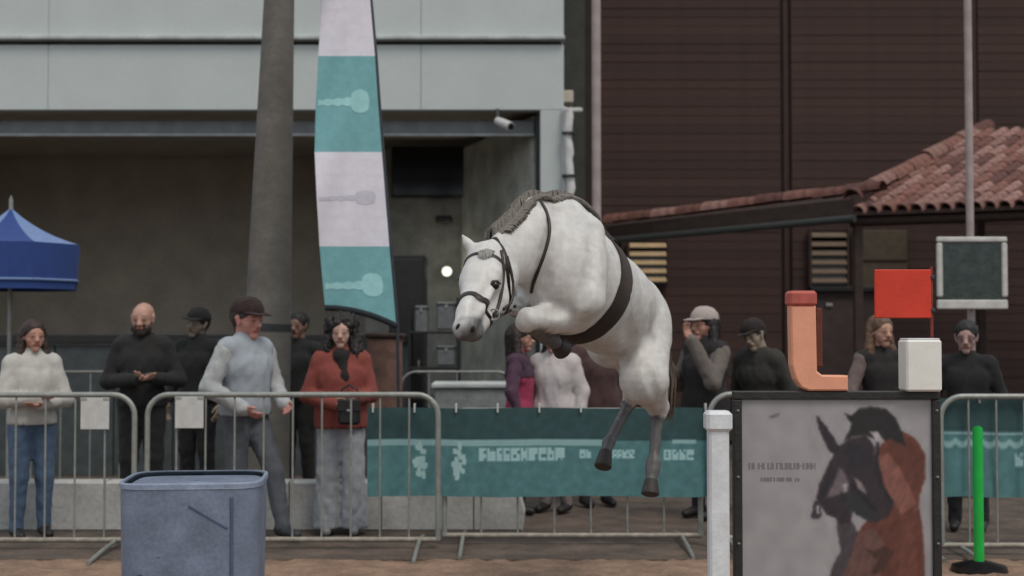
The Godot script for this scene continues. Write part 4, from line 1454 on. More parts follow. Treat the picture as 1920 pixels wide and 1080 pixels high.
	if style != "none":
		var hcol: Color = o.get("hair_color", Color(0.16, 0.11, 0.09))
		var hbn := [bone(Vector3(0, 0.048, -0.035), Vector3(0, 0.05, 0.01), 0.094, 0.086, R, 0.94)]
		var cv := [bone(Vector3(0, -0.05, 0.115), Vector3(0, 0.0, 0.14), 0.085, 0.085)]
		var amp := 0.010
		var fr := 40.0
		if style == "long" or style == "curly":
			var f := 1.5 if style == "curly" else 1.0
			for sg in [-1.0, 1.0]:
				hbn.append(bone(Vector3(sg * 0.07, 0.03, -0.03), Vector3(sg * 0.095 * sqrt(f), -0.13, -0.01), 0.035 * f, 0.038 * f))
				hbn.append(bone(Vector3(sg * 0.095 * sqrt(f), -0.13, -0.01), Vector3(sg * 0.09 * sqrt(f), -0.24 / sqrt(f), 0.03), 0.036 * f, 0.02 * f))
			hbn.append(bone(Vector3(0, 0.02, -0.07), Vector3(0, -0.2, -0.075), 0.08, 0.06))
			if style == "curly":
				hbn.append(bone(Vector3(-0.03, 0.07, -0.03), Vector3(0.03, 0.07, -0.03), 0.1, 0.1))
				amp = 0.028
				fr = 30.0
		else:
			hbn.append(bone(Vector3(0, 0.0, -0.055), Vector3(0, -0.05, -0.06), 0.07, 0.045))
		var hn := nets(hbn, 0.0115, 0.02, cv, [], amp, fr)
		var hm := Build.new()
		hm.net(hn, hx)
		part(t, "hair", hm.mesh(), mat("hair%s" % hcol.to_html(), hcol, 0.6, 0.06, 0.45, 1.0))
	if o.get("beard", false):
		var bb := [bone(Vector3(-0.05, -0.06, 0.045), Vector3(0, -0.085, 0.075), 0.024, 0.028), bone(Vector3(0.05, -0.06, 0.045), Vector3(0, -0.085, 0.075), 0.024, 0.028), bone(Vector3(-0.03, -0.036, 0.088), Vector3(0.03, -0.036, 0.088), 0.012, 0.012)]
		var bm := Build.new()
		bm.net(nets(bb, 0.006, 0.015, [bone(Vector3(-0.016, -0.052, 0.1), Vector3(0.016, -0.052, 0.1), 0.008, 0.008)], [], 0.008, 60.0), hx)
		part(t, "beard", bm.mesh(), mat("beard", Color(0.2, 0.15, 0.13), 0.8, 0.05, 0.5, 1.0))
	if o.has("cap"):
		var cb := [bone(Vector3(0, 0.055, -0.03), Vector3(0, 0.06, 0.012), 0.101, 0.096, R, 0.92)]
		var cm := Build.new()
		cm.net(nets(cb, 0.008, 0.02, [], [Plane(Vector3.DOWN, -0.048)], 0.006, 20.0), hx)
		var vm := Build.new()
		vm.net(nets([bone(Vector3(-0.045, 0.055, 0.08), Vector3(-0.035, 0.046, 0.15), 0.045, 0.03, Vector3.UP, 0.16), bone(Vector3(0.045, 0.055, 0.08), Vector3(0.035, 0.046, 0.15), 0.045, 0.03, Vector3.UP, 0.16)], 0.006, 0.03), hx)
		var cap := part(t, "cap", cm.mesh(), cloth("cap%s" % o.cap.to_html(), o.cap))
		part(cap, "visor", vm.mesh(), cloth("cap%s" % o.get("visor", o.cap).to_html(), o.get("visor", o.cap)))
	if o.get("glasses", false):
		var gm := Build.new()
		for sg in [-1.0, 1.0]:
			var pts := []
			for k in 16:
				var a := TAU * k / 16
				pts.append(hx * Vector3(sg * 0.032 + cos(a) * 0.025, 0.008 + sin(a) * 0.02, 0.1 - absf(cos(a)) * 0.004))
			gm.tube(pts, [0.0032 * s], 6, true)
			gm.tube([hx * Vector3(sg * 0.056, 0.012, 0.097), hx * Vector3(sg * 0.08, 0.016, 0.0)], [0.003 * s], 6)
		gm.tube([hx * Vector3(-0.008, 0.012, 0.104), hx * Vector3(0.008, 0.012, 0.104)], [0.003 * s], 6)
		part(t, "glasses", gm.mesh(), mat("black_plastic"))
	return t

func make_people() -> void:
	var black := Color(0.125, 0.12, 0.12)
	person("person with long brown hair, cream knit sweater and jeans, arms folded at the barrier", 62, 10.5, {"h": 1.70, "yaw": 35, "top": Color(0.72, 0.71, 0.69), "bottom": Color(0.30, 0.38, 0.48), "hair": "long", "hair_color": Color(0.24, 0.14, 0.11), "loose": 0.035, "slim": 0.9, "broad": 0.9,
		"arms": [[Vector3(0.25, 1.12, 0.06), Vector3(0.0, 1.09, 0.24)], [Vector3(-0.25, 1.12, 0.06), Vector3(0.0, 1.14, 0.25)]]})
	person("bald bearded person in a black sweater with hands clasped in front", 268, 11.5, {"h": 1.86, "yaw": 8, "look": -6, "nod": 6, "top": black, "bottom": Color(0.11, 0.11, 0.115), "hair": "none", "beard": true, "head": 1.13, "skin": Color(0.72, 0.56, 0.49), "loose": 0.03,
		"arms": [[Vector3(0.29, 1.13, 0.02), Vector3(0.09, 1.16, 0.27)], [Vector3(-0.27, 1.12, 0.02), Vector3(0.03, 1.15, 0.29)]]})
	person("person in a black top and dark cap beside the bearded person", 372, 12.6, {"h": 1.82, "yaw": -20, "tilt": -8, "top": Color(0.10, 0.105, 0.105), "bottom": Color(0.10, 0.10, 0.105), "cap": Color(0.10, 0.09, 0.09), "skin": Color(0.55, 0.5, 0.44), "loose": 0.03, "broad": 1.1})
	person("person in a dark cap and grey sweater striding past the barrier", 462, 10.5, {"h": 1.84, "yaw": 52, "look": -2, "nod": 4, "top": Color(0.60, 0.63, 0.66), "bottom": Color(0.33, 0.345, 0.37), "cap": Color(0.17, 0.105, 0.10), "skin": Color(0.74, 0.52, 0.48), "head": 1.2, "loose": 0.038, "broad": 1.05, "hair_color": Color(0.3, 0.25, 0.22), "sleeves": Color(0.655, 0.665, 0.67), "shoe": Color(0.2, 0.2, 0.22),
		"arms": [[Vector3(0.26, 1.13, 0.03), Vector3(0.16, 1.0, 0.25)], [Vector3(-0.3, 1.13, -0.06), Vector3(-0.17, 0.98, 0.17)]],
		"legs": [[Vector3(0.10, 0.50, 0.2), Vector3(0.10, 0.10, 0.3)], [Vector3(-0.10, 0.50, 0.02), Vector3(-0.10, 0.12, -0.2)]]})
	person("curly dark haired person in a rust jacket and pale wide trousers", 640, 10.7, {"h": 1.73, "yaw": 6, "look": -4, "top": Color(0.50, 0.245, 0.215), "top_name": "jacket", "bottom": Color(0.62, 0.635, 0.66), "flare": 0.06, "hair": "curly", "hair_color": Color(0.13, 0.09, 0.085), "skin": Color(0.72, 0.58, 0.52), "loose": 0.034, "broad": 0.95, "hem": 0.86, "shoe": Color(0.55, 0.55, 0.55),
		"arms": [[Vector3(0.24, 1.13, 0.04), Vector3(0.09, 1.10, 0.24)], [Vector3(-0.27, 1.12, 0.0), Vector3(-0.02, 1.06, 0.25)]], "panel": Color(0.115, 0.095, 0.10), "panel_name": "scarf", "scarf": true})
	person("dark haired person in black half hidden by the concrete pole", 560, 13.4, {"h": 1.80, "yaw": -15, "top": black, "bottom": black, "hair_color": Color(0.1, 0.08, 0.08), "skin": Color(0.5, 0.38, 0.33)})
	person("person in a plum and magenta top behind the horse's head", 974, 11.9, {"h": 1.68, "yaw": 80, "top": Color(0.62, 0.22, 0.34), "bottom": Color(0.17, 0.18, 0.24), "hair": "long", "hair_color": Color(0.2, 0.12, 0.1), "slim": 0.85, "broad": 0.85, "panel": Color(0.27, 0.18, 0.25), "panel_name": "plum_yoke", "panel_low": 1.26, "panel_high": 1.5, "sleeves": Color(0.30, 0.20, 0.27)})
	person("person in a white shirt standing behind the horse's forelegs", 1040, 12.0, {"h": 1.66, "yaw": -25, "top": Color(0.74, 0.71, 0.71), "top_name": "shirt", "bottom": Color(0.5, 0.46, 0.46), "hair": "long", "loose": 0.045, "hem": 0.8})
	person("person in a dark maroon jacket standing behind the horse's belly", 1118, 12.4, {"h": 1.74, "yaw": 20, "top": Color(0.29, 0.21, 0.205), "top_name": "jacket", "bottom": Color(0.22, 0.19, 0.19), "loose": 0.045, "broad": 1.12, "hem": 0.8})
	person("person in a cream cap and long dark hair raising a beige sleeve", 1322, 11.6, {"h": 1.80, "yaw": -55, "top": Color(0.135, 0.12, 0.125), "top_name": "jacket", "bottom": Color(0.15, 0.14, 0.16), "cap": Color(0.66, 0.61, 0.59), "hair": "long", "hair_color": Color(0.12, 0.08, 0.075), "head": 1.1, "loose": 0.04, "broad": 1.0, "hem": 0.78, "sleeves": Color(0.40, 0.37, 0.35),
		"arms": [[Vector3(0.27, 1.16, 0.17), Vector3(0.16, 1.5, 0.30)], [Vector3(-0.28, 1.13, 0.05), Vector3(-0.16, 1.30, 0.3)]]})
	person("person in a dark cap and olive jacket leaning over the poster panel's corner", 1432, 11.9, {"h": 1.72, "yaw": -42, "lean": 0.22, "tilt": 12, "nod": 12, "top": Color(0.195, 0.19, 0.175), "top_name": "jacket", "bottom": Color(0.13, 0.13, 0.13), "cap": Color(0.12, 0.085, 0.08), "skin": Color(0.55, 0.49, 0.43), "loose": 0.04, "head": 1.1})
	person("blonde person in a black top and taupe sleeves under the red marker", 1650, 11.2, {"h": 1.74, "yaw": 12, "look": 6, "top": Color(0.135, 0.12, 0.12), "bottom": Color(0.2, 0.2, 0.22), "hair": "long", "hair_color": Color(0.50, 0.37, 0.28), "skin": Color(0.72, 0.55, 0.48), "sleeves": Color(0.42, 0.36, 0.35), "slim": 0.92, "broad": 0.92, "head": 1.1,
		"arms": [[Vector3(0.26, 1.14, 0.0), Vector3(0.2, 0.98, 0.2)], [Vector3(-0.28, 1.16, 0.02), Vector3(-0.3, 0.96, 0.16)]]})
	person("dark haired person in glasses and a black top below the framed board", 1812, 10.9, {"h": 1.69, "yaw": -22, "nod": 6, "top": Color(0.115, 0.105, 0.11), "bottom": Color(0.13, 0.13, 0.14), "hair": "short", "hair_color": Color(0.10, 0.08, 0.085), "glasses": true, "skin": Color(0.68, 0.55, 0.52), "head": 1.12, "broad": 1.05})
	# black handbag held by the person in the rust jacket
	var hb := thing("handbag", "small black handbag held against the rust jacket", "bag", P(655, 772, 10.36))
	part(hb, "body", box(Vector3(0.17, 0.2, 0.07), 0.025), mat("bag_black", Color(0.10, 0.095, 0.10), 0.5, 0.2, 0.75, 0.5), Vector3(0, 0, 0))
	part(hb, "flap", box(Vector3(0.175, 0.09, 0.016), 0.006), mat("bag_black2", Color(0.12, 0.11, 0.115), 0.45, 0.2, 0.75, 0.5), Vector3(0, 0.05, 0.036))
	part(hb, "clasp", box(Vector3(0.03, 0.018, 0.01), 0.003), mat("galvanised"), Vector3(0, 0.012, 0.047))
	var st := Build.new()
	st.tube([Vector3(-0.075, 0.09, 0), Vector3(-0.06, 0.17, 0), Vector3(0, 0.21, 0), Vector3(0.06, 0.17, 0), Vector3(0.075, 0.09, 0)], [0.008], 8)
	part(hb, "strap", st.mesh(), mat("bag_black"))

# ------------------------------------------------------------------ the horse
var horse_bones := []
const HK := 0.07

func horse_hit(px: float, py: float, d0: float) -> Vector3:
	# where the line of sight of that pixel meets the horse's skin (used once, to lay straps and eyes on the body)
	var a := P(px, py, d0 - 1.2)
	var dir := (P(px, py, d0 + 0.9) - a).normalized()
	var p := a
	for k in 90:
		var f := field_at(p, horse_bones, HK)
		if f < 0.001:
			break
		p += dir * maxf(f * 0.7, 0.001)
	return p

func horse_ring(c: Vector3, n: Vector3, lift: float, width: float, thick: float, from := 0.0, to := TAU, count := 56, u0 := Vector3.UP) -> ArrayMesh:
	# a strap laid round the body in the plane through c
	var u := u0.slide(n).normalized()
	var v := n.cross(u).normalized()
	var m := Build.new()
	var closed := to - from > TAU - 0.01
	var prof := [Vector2(-width / 2, 0), Vector2(-width / 2, thick * 0.8), Vector2(-width / 2 + thick * 0.5, thick), Vector2(width / 2 - thick * 0.5, thick), Vector2(width / 2, thick * 0.8), Vector2(width / 2, 0)]
	for a in count + (0 if closed else 1):
		var an := from + (to - from) * a / count
		var dir := u * cos(an) + v * sin(an)
		for q in prof.size():
			var e: Vector2 = prof[q]
			var o := c + n * e.x
			var r := 0.02
			for k in 60:
				var f := field_at(o + dir * r, horse_bones, HK)
				if f > -0.002:
					break
				r += maxf(-f * 0.8, 0.003)
			m.v.append(o + dir * (r + lift + e.y - 0.004))
			m.n.append((dir + n * (signf(e.x) * (0.8 if q == 0 or q == 5 else 0.2))).normalized())
	var ps := prof.size()
	var rows := count if closed else count + 1
	for a in (count if closed else count):
		for q in ps - 1:
			var p0 := a * ps + q
			var p1 := ((a + 1) % rows) * ps + q
			m.i.append_array([p0, p0 + 1, p1, p0 + 1, p1 + 1, p1])
	return m.mesh()

func make_horse() -> void:
	var F := Vector3(-0.415, 0.10, 0.905).normalized()
	var Lt := Vector3(0.909, 0.0, 0.417).normalized()      # the horse's own left
	var off := func(px: float, py: float, d: float, lat := 0.0) -> Vector3:
		return P(px, py, d) + Lt * lat
	var B := []
	var Lh := Vector3(0.82, 0.0, 0.572).normalized()      # across the turned head
	var offh := func(px: float, py: float, d: float, lat := 0.0) -> Vector3:
		return P(px, py, d) + Lh * lat
	# trunk
	B.append(bone(P(1052, 512, 7.02), P(1092, 534, 7.42), 0.30, 0.31, Lt, 0.76))
	B.append(bone(P(1062, 428, 7.05), P(1090, 434, 7.38), 0.145, 0.12, Lt, 0.8))
	B.append(bone(P(1090, 540, 7.4), P(1140, 572, 7.95), 0.30, 0.285, Lt, 0.88))
	B.append(bone(P(1140, 572, 7.95), P(1172, 590, 8.3), 0.275, 0.265, Lt, 0.95))
	B.append(bone(P(1108, 470, 7.5), P(1158, 532, 8.1), 0.10, 0.125))
	B.append(bone(off.call(1172, 606, 8.32, 0.09), off.call(1176, 640, 8.3, 0.10), 0.19, 0.17))
	B.append(bone(off.call(1172, 606, 8.32, -0.09), off.call(1176, 640, 8.35, -0.10), 0.19, 0.17))
	# shoulders and breast
	B.append(bone(off.call(1066, 440, 7.1, 0.10), off.call(1044, 560, 6.95, 0.15), 0.10, 0.115))
	B.append(bone(off.call(1066, 440, 7.1, -0.10), off.call(1044, 540, 7.02, -0.12), 0.10, 0.10))
	B.append(bone(P(1040, 530, 6.92), P(1052, 565, 7.05), 0.13, 0.14))
	# neck and crest
	B.append(bone(P(1050, 470, 7.08), P(1002, 462, 6.84), 0.25, 0.20, Lt, 0.62))
	B.append(bone(P(1002, 462, 6.84), P(955, 486, 6.64), 0.20, 0.125, Lt, 0.62))
	B.append(bone(P(955, 486, 6.64), P(930, 492, 6.54), 0.125, 0.10, Lt, 0.75, 0.05))
	B.append(bone(P(1066, 405, 7.06), P(1000, 402, 6.84), 0.085, 0.07, Lt, 0.6))
	B.append(bone(P(1000, 402, 6.84), P(940, 452, 6.58), 0.07, 0.05, Lt, 0.6))
	# head
	B.append(bone(P(913, 490, 6.47), P(901, 530, 6.36), 0.100, 0.098, Lh, 1.0, 0.045))
	B.append(bone(P(901, 530, 6.36), P(880, 588, 6.17), 0.090, 0.058, Lh, 0.9, 0.045))
	B.append(bone(P(880, 588, 6.17), P(873, 614, 6.10), 0.055, 0.053, Lh, 1.0, 0.04))
	B.append(bone(P(944, 520, 6.50), P(934, 562, 6.42), 0.085, 0.068, Lh, 0.8, 0.045))
	B.append(bone(P(934, 562, 6.42), P(896, 616, 6.20), 0.060, 0.036, Lh, 0.8, 0.045))
	B.append(bone(P(892, 626, 6.16), P(884, 631, 6.13), 0.036, 0.030, Lh, 1.1, 0.03))
	B.append(bone(P(873, 620, 6.08), P(871, 626, 6.07), 0.036, 0.032, Lh, 1.15, 0.03))
	# brow bones, face crest and nostril wings
	for s in [-1.0, 1.0]:
		B.append(bone(offh.call(905, 512, 6.36, s * 0.078), offh.call(900, 530, 6.34, s * 0.080), 0.032, 0.026, Lh, 1.0, 0.03))
		B.append(bone(offh.call(900, 545, 6.30, s * 0.07), offh.call(888, 580, 6.2, s * 0.045), 0.014, 0.012, Lh, 1.0, 0.03))
		B.append(bone(offh.call(874, 604, 6.085, s * 0.034), offh.call(872, 616, 6.075, s * 0.038), 0.021, 0.022, Lh, 1.0, 0.02))
	# ears
	B.append(bone(P(893, 478, 6.46), P(877, 456, 6.46), 0.030, 0.027, Lh, 0.85, 0.025))
	B.append(bone(P(877, 456, 6.46), P(863, 435, 6.45), 0.027, 0.005, Lh, 0.85, 0.01))
	B.append(bone(P(928, 474, 6.5), P(935, 456, 6.52), 0.030, 0.027, Lh, 0.85, 0.025))
	B.append(bone(P(935, 456, 6.52), P(941, 437, 6.55), 0.026, 0.005, Lh, 0.85, 0.01))
	# near foreleg, tucked
	B.append(bone(P(1072, 586, 7.0), P(1036, 596, 6.85), 0.115, 0.082, Lt, 1.0, 0.05))
	B.append(bone(P(1036, 596, 6.85), P(990, 598, 6.66), 0.080, 0.054, Lt, 1.0, 0.02))
	B.append(bone(P(990, 599, 6.66), P(985, 604, 6.66), 0.055, 0.050, Lt, 1.0, 0.02))
	B.append(bone(P(988, 608, 6.68), P(1024, 632, 6.93), 0.040, 0.033, Lt, 1.0, 0.02))
	B.append(bone(P(1024, 632, 6.93), P(1034, 637, 6.98), 0.040, 0.036, Lt, 1.0, 0.02))
	B.append(bone(P(1034, 637, 6.98), P(1044, 645, 7.0), 0.034, 0.034, Lt, 1.0, 0.02))
	# far foreleg
	B.append(bone(P(1015, 566, 7.1), P(968, 576, 6.85), 0.08, 0.052, Lt, 1.0, 0.03))
	B.append(bone(P(968, 578, 6.85), P(996, 600, 7.1), 0.040, 0.033, Lt, 1.0, 0.02))
	B.append(bone(P(996, 600, 7.1), P(1008, 608, 7.15), 0.037, 0.036, Lt, 1.0, 0.02))
	# near hind leg
	B.append(bone(P(1208, 622, 8.18), P(1208, 712, 7.98), 0.160, 0.145))
	B.append(bone(P(1208, 712, 7.98), P(1234, 764, 8.22), 0.138, 0.064, Lt, 1.0, 0.03))
	B.append(bone(P(1236, 762, 8.24), P(1233, 778, 8.23), 0.056, 0.046, Lt, 1.0, 0.03))
	B.append(bone(P(1233, 780, 8.22), P(1225, 868, 8.12), 0.040, 0.032, Lt, 1.0, 0.03))
	B.append(bone(P(1225, 868, 8.12), P(1223, 882, 8.1), 0.042, 0.040, Lt, 1.0, 0.03))
	B.append(bone(P(1223, 882, 8.1), P(1220, 904, 8.06), 0.034, 0.036, Lt, 1.0, 0.03))
	# far hind leg
	B.append(bone(P(1172, 634, 8.45), P(1194, 700, 8.48), 0.13, 0.10, Lt, 1.0, 0.05))
	B.append(bone(P(1194, 700, 8.48), P(1182, 752, 8.76), 0.095, 0.050, Lt, 1.0, 0.03))
	B.append(bone(P(1181, 754, 8.76), P(1142, 828, 8.52), 0.040, 0.032, Lt, 1.0, 0.03))
	B.append(bone(P(1142, 828, 8.52), P(1136, 846, 8.46), 0.040, 0.036, Lt, 1.0, 0.03))
	horse_bones = B
	var root := P(1120, 560, 7.6)
	var t := thing("horse", "white grey horse with bridle and brown surcingle leaping towards the barrel", "horse", Vector3.ZERO)
	t.set_meta("label", "white grey horse in bridle and brown surcingle jumping without a rider")
	var m := Build.new()
	var grooves := []
	for g in [[[1044, 398], [1022, 470], 0.04, 0.012], [[1022, 470], [1016, 540], 0.04, 0.012], [[1112, 430], [1110, 500], 0.035, 0.010], [[1110, 500], [1092, 566], 0.04, 0.010], [[1176, 606], [1180, 640], 0.08, 0.009], [[1222, 580], [1214, 660], 0.045, 0.008], [[1214, 690], [1228, 742], 0.03, 0.008], [[902, 556], [888, 590], 0.016, 0.004], [[1052, 582], [1030, 584], 0.03, 0.010]]:
		var before := Vector3.ZERO
		for k in 4:
			var hit := horse_hit(lerpf(g[0][0], g[1][0], k / 3.0), lerpf(g[0][1], g[1][1], k / 3.0), 7.2)
			var e := 0.01
			var f0 := field_at(hit, B, HK)
			var nrm := Vector3(field_at(hit + Vector3(e, 0, 0), B, HK) - f0, field_at(hit + Vector3(0, e, 0), B, HK) - f0, field_at(hit + Vector3(0, 0, e), B, HK) - f0).normalized()
			var here: Vector3 = hit + nrm * (g[2] - g[3] * 0.6)
			if k > 0:
				grooves.append(bone(before, here, g[2], g[2]))
			before = here
	m.net(nets(B, 0.0145, HK, [], [], 0.005, 11.0, grooves))
	# coat: white body, dark skinned muzzle, dark lower legs, warm stained thigh
	var white := Color(0.66, 0.645, 0.62)
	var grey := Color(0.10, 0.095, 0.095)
	var muzzle := P(894, 636, 6.10)
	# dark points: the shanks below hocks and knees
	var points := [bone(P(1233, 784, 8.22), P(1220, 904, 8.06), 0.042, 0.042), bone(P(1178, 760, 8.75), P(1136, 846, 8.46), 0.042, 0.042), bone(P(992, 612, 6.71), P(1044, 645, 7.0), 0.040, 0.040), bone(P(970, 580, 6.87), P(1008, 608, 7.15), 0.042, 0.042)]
	m.c.resize(m.v.size())
	for j in m.v.size():
		var p := m.v[j]
		var q := white
		var n := wob.get_noise_3dv(p * 14.0)
		var n2 := wob.get_noise_3dv(p * 40.0)
		q = q.lerp(Color(0.42, 0.41, 0.40), clampf(0.10 + 0.35 * n + 0.2 * n2, 0.0, 0.5) * 0.4)
		var dm := p.distance_to(muzzle) + 0.02 * n
		q = q.lerp(grey, smoothstep(0.138, 0.080, dm))
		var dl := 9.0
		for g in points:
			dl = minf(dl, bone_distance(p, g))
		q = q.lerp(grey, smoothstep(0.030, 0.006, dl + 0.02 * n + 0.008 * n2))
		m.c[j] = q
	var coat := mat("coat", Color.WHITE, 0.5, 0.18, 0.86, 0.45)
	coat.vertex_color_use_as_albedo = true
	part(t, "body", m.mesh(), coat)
	# eyes and nostrils
	var dark_eye := mat("horse_eye", Color(0.05, 0.04, 0.035), 0.1, 0.3, 0.95, 0.0)
	var sphere := SphereMesh.new()
	sphere.radius = 0.021; sphere.height = 0.042
	var e1 := horse_hit(928, 535, 6.4)
	part(t, "eye", sphere, dark_eye, e1 + Vector3(0, 0, -0.006))
	var e2 := off.call(900, 522, 6.35, -0.098) as Vector3
	part(t, "eye", sphere, dark_eye, e2)
	var lidm := Build.new()
	lidm.tube([e1 + Vector3(-0.022, -0.004, 0.004), e1 + Vector3(-0.01, 0.017, 0.008), e1 + Vector3(0.012, 0.019, 0.002), e1 + Vector3(0.026, 0.006, -0.012)], [0.006, 0.008, 0.008, 0.004], 8)
	part(t, "eyelid", lidm.mesh(), mat("eyelid", Color(0.24, 0.22, 0.21), 0.6, 0.1, 0.8, 0.3))
	var nos := SphereMesh.new()
	nos.radius = 0.010; nos.height = 0.034
	for q in [[886, 617], [859, 613]]:
		part(t, "nostril", nos, mat("nostril", Color(0.07, 0.05, 0.05), 0.6, 0.1, 0.9, 0.0), horse_hit(q[0], q[1], 6.1) + Vector3(0, 0, -0.007), Vector3(0.4, 0, -0.35))
	# leather
	var leather := mat("leather", Color(0.17, 0.115, 0.09), 0.45, 0.12, 0.7, 0.5)
	var web := cloth("surcingle", Color(0.235, 0.19, 0.165), 0.7)
	var gn := (F + Vector3(0, 0.42, 0)).normalized()
	var girth := part(t, "surcingle", horse_ring(P(1092, 540, 7.38), gn, 0.004, 0.168, 0.013, 0.0, TAU, 72), web)
	part(girth, "pad", horse_ring(P(1092, 540, 7.38), gn, 0.014, 0.09, 0.008, -0.5, 0.5, 20), leather)
	var hax := (P(884, 580, 6.18) - P(916, 488, 6.48)).normalized()
	var br := part(t, "bridle", horse_ring(P(893, 571, 6.215), hax, 0.003, 0.026, 0.008, 0.0, TAU, 44, Vector3(0, 0, 1)), leather)
	part(br, "browband", horse_ring(P(912, 505, 6.44), (hax + Vector3(0, -0.25, 0)).normalized(), 0.003, 0.02, 0.007, -1.9, 1.9, 40, Vector3(-0.4, 0, 1)), leather)
	part(br, "headpiece", horse_ring(P(926, 500, 6.49), Vector3(-0.75, 0.05, 0.75).normalized(), 0.004, 0.022, 0.007, 0.0, TAU, 48), leather)
	for path in [["cheekpiece", [[940, 470], [943, 492], [944, 515], [941, 545], [934, 575], [926, 590]], 6.45], ["throat_lash", [[950, 480], [958, 510], [962, 540], [958, 566], [944, 580]], 6.5], ["rein", [[924, 592], [940, 590], [956, 582], [966, 574]], 6.45]]:
		var pts := []
		for e in path[1]:
			pts.append(horse_hit(e[0], e[1], path[2]) + Vector3(0, 0, 0.003))
		var sm := Build.new()
		sm.tube(smooth_line(pts), [0.0085], 8)
		part(br, path[0], sm.mesh(), leather)
	var rg := Build.new()
	var rc := horse_hit(926, 590, 6.35) + Vector3(0, 0, 0.012)
	var rp := []
	for k in 18:
		var a := TAU * k / 18
		rp.append(rc + Vector3(cos(a) * 0.026, sin(a) * 0.026, 0.0))
	rg.tube(rp, [0.004], 6, true, 1.0, Vector3.BACK)
	part(br, "bit_ring", rg.mesh(), mat("galvanised"))
	var ns := []
	for e in [[1014, 378], [1024, 396], [1030, 420], [1029, 445], [1021, 475], [1010, 505], [1001, 530], [996, 548]]:
		ns.append(horse_hit(e[0], e[1], 6.9) + Vector3(0, 0, 0.004))
	var nsm := Build.new()
	nsm.tube(smooth_line(ns), [0.009], 8)
	part(t, "neck_strap", nsm.mesh(), leather)
	# mane: locks falling to the far side, short locks swept along the near side of the crest
	var crest := []
	for e in [[930, 470, 6.54], [942, 460, 6.59], [960, 446, 6.66], [980, 430, 6.75], [1002, 418, 6.84], [1026, 416, 6.93], [1050, 418, 7.02], [1078, 424, 7.12], [1098, 432, 7.2]]:
		var cp := P(e[0], e[1], e[2])
		for k in 60:
			if field_at(cp, B, HK) > -0.002:
				break
			cp.y += 0.005
		crest.append(cp)
	var line := smooth_line(crest)
	var mane_mat := mat("mane_grey", Color(0.53, 0.50, 0.47), 0.7, 0.05, 0.6, 0.8)
	for q in [["mane", -1.0, mane_mat, 0.12, 420], ["mane", 1.0, mane_mat, 0.055, 520]]:
		var mm := Build.new()
		for k in q[4]:
			var f: float = (k + rng.randf()) / q[4] * (line.size() - 1.001)
			var at: Vector3 = line[int(f)].lerp(line[int(f) + 1], f - int(f))
			var back: Vector3 = (line[mini(int(f) + 2, line.size() - 1)] - line[maxi(int(f) - 2, 0)]).normalized()
			var len: float = q[3] * rng.randf_range(0.7, 1.15)
			var sd: Vector3 = Lt * q[1]
			at += Lt * (rng.randf_range(-0.02, 0.006) if q[1] < 0.0 else rng.randf_range(0.0, 0.022)) - Vector3(0, 0.012, 0)
			if q[1] < 0.0:
				var p1 := at + Vector3(0, 0.042, 0) + sd * 0.012 + back * rng.randf_range(-0.006, 0.02)
				var p2 := p1 + sd * len * 0.35 + Vector3(0, -len * 0.3, 0) + back * rng.randf_range(-0.01, 0.03)
				mm.tube([at, p1, p2, p2 + sd * len * 0.1 + Vector3(0, -len * 0.6, 0)], [0.006, 0.007, 0.006, 0.002], 5)
			else:
				var p1 := at + Vector3(0, 0.018, 0) + sd * 0.014 + back * 0.02
				var p2 := p1 + sd * 0.016 + Vector3(0, -0.012, 0) + back * len * 0.5
				mm.tube([at, p1, p2, p2 + sd * 0.006 + Vector3(0, -0.022, 0) + back * len * 0.4], [0.005, 0.006, 0.005, 0.0015], 5)
		part(t, q[0], mm.mesh(), q[2])
	var fl := Build.new()
	for k in 40:
		var u := rng.randf_range(-1, 1)
		var a := horse_hit(913 + u * 15, 466 + absf(u) * 5, 6.4)
		var e := horse_hit(909 + u * 11 + rng.randf_range(-3, 3), 486 + rng.randf_range(-8, 5) - absf(u) * 8, 6.4) + Vector3(0, 0, 0.006)
		fl.tube([a, a.lerp(e, 0.5) + Vector3(0, 0.004, 0.012), e], [0.003, 0.004, 0.001], 5)
	part(t, "forelock", fl.mesh(), mat("forelock", Color(0.70, 0.69, 0.67), 0.75, 0.05, 0.6, 0.8))
	var tl := Build.new()
	for k in 110:
		var a := P(1196, 560, 8.55) + Vector3(rng.randf_range(-0.03, 0.03), rng.randf_range(-0.03, 0.03), 0)
		var sp := Vector3(rng.randf_range(-0.06, 0.06), 0, rng.randf_range(-0.06, 0.06))
		tl.tube([a, P(1222, 590, 8.78) + sp * 0.5, P(1238, 660, 8.85) + sp, P(1246, 715, 8.8) + sp * 1.2, P(1240, 775, 8.75) + sp * 1.3 + Vector3(0, rng.randf_range(-0.06, 0.06), 0)], [0.009, 0.011, 0.010, 0.008, 0.002], 5)
	part(t, "tail", tl.mesh(), mat("tail", Color(0.40, 0.33, 0.26), 0.75, 0.05, 0.5, 0.8))
	# hooves and boots
	for q in [[P(1221, 900, 8.06), P(1219, 927, 8.02)], [P(1136, 846, 8.46), P(1130, 876, 8.4)], [P(1044, 645, 7.0), P(1056, 656, 7.05)], [P(1002, 612, 7.1), P(1012, 622, 7.14)]]:
		var hm := Build.new()
		hm.tube([q[0], q[0].lerp(q[1], 0.15), q[1].lerp(q[0], 0.05), q[1]], [0.038, 0.042, 0.056, 0.05], 18)
		part(t, "hoof", hm.mesh(), mat("hoof", Color(0.23, 0.21, 0.20), 0.6, 0.1, 0.7, 0.4))

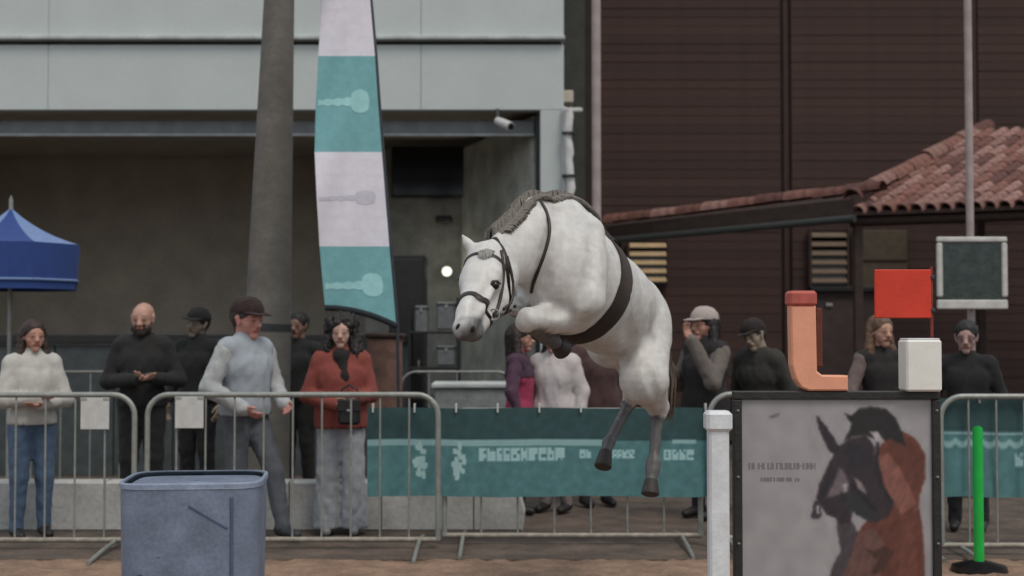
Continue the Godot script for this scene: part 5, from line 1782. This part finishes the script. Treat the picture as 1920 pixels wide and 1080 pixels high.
func smooth_line(pts: Array) -> Array:
	var out := []
	var n := pts.size()
	for k in n - 1:
		var a: Vector3 = pts[maxi(k - 1, 0)]
		var b: Vector3 = pts[k]
		var c: Vector3 = pts[k + 1]
		var d: Vector3 = pts[mini(k + 2, n - 1)]
		for j in 8:
			out.append(b.cubic_interpolate(c, a, d, j / 8.0))
	out.append(pts[n - 1])
	return out

# ------------------------------------------------------------------ remaining things
func make_details() -> void:
	# blue parasol at the hall front
	var d := 12.6
	var u := thing("blue_parasol", "blue parasol with pale trim above the person in cream", "parasol", Vector3(X(18, d), 0.012, -d))
	var apex := Y(392, d)
	var rim := Y(462, d)
	var val := Y(546, d)
	var r := 132.0 * d / FOCAL
	var n := 8
	var blues := [cloth("para_blue", Color(0.16, 0.26, 0.50)), cloth("para_light", Color(0.44, 0.53, 0.70))]
	for k in n:
		var a0 := TAU * (k + 0.15) / n
		var a1 := TAU * (k + 1.15) / n
		var m := Build.new()
		var v := Build.new()
		var tr := Build.new()
		var seg := 8
		for s in seg:
			var b0 := lerpf(a0, a1, float(s) / seg)
			var b1 := lerpf(a0, a1, float(s + 1) / seg)
			var bulge := func(b: float) -> float:
				var q := (b - a0) / (a1 - a0)
				return r * (1.0 - 0.07 * sin(q * PI))
			for ring in 6:
				var f0 := ring / 6.0
				var f1 := (ring + 1) / 6.0
				var pt := func(b: float, f: float) -> Vector3:
					return Vector3(cos(b) * bulge.call(b) * f, lerpf(apex, rim, pow(f, 0.85)) - 0.03 * sin(f * PI), sin(b) * bulge.call(b) * f)
				var q0: Vector3 = pt.call(b0, f0)
				var q1: Vector3 = pt.call(b1, f0)
				var q2: Vector3 = pt.call(b1, f1)
				var q3: Vector3 = pt.call(b0, f1)
				var nn := (q2 - q0).cross(q3 - q1)
				if nn.y < 0:
					nn = -nn
				m.quad(q0, q1, q2, q3, nn.normalized())
			var rows := [[rim, 1.0], [lerpf(rim, val, 0.4), 0.985], [lerpf(rim, val, 0.78), 0.97], [val, 0.955]]
			for q in 3:
				var w0 := Vector3(cos(b0) * bulge.call(b0), 0, sin(b0) * bulge.call(b0))
				var w1 := Vector3(cos(b1) * bulge.call(b1), 0, sin(b1) * bulge.call(b1))
				v.quad(w0 * rows[q][1] + Vector3(0, rows[q][0], 0), w1 * rows[q][1] + Vector3(0, rows[q][0], 0), w1 * rows[q + 1][1] + Vector3(0, rows[q + 1][0], 0), w0 * rows[q + 1][1] + Vector3(0, rows[q + 1][0], 0), w0.normalized())
			var c0 := Vector3(cos(b0) * bulge.call(b0) * 0.975, lerpf(rim, val, 0.80), sin(b0) * bulge.call(b0) * 0.975)
			var c1 := Vector3(cos(b1) * bulge.call(b1) * 0.975, lerpf(rim, val, 0.80), sin(b1) * bulge.call(b1) * 0.975)
			tr.tube([c0, c1], [0.014], 6)
		var pan := part(u, "canopy_panel", m.mesh(), blues[1] if k % 2 == 0 else blues[0])
		part(pan, "valance", v.mesh(), blues[0])
		part(pan, "trim", tr.mesh(), blues[1])
	part(u, "pole", lathe([[0.0, 0.02], [apex + 0.08, 0.02], [apex + 0.12, 0.004]], 12), mat("galvanised"))
	part(u, "base", lathe([[0.0, 0.26], [0.05, 0.26], [0.08, 0.22], [0.09, 0.05], [0.2, 0.04]], 24), mat("pale_concrete"))
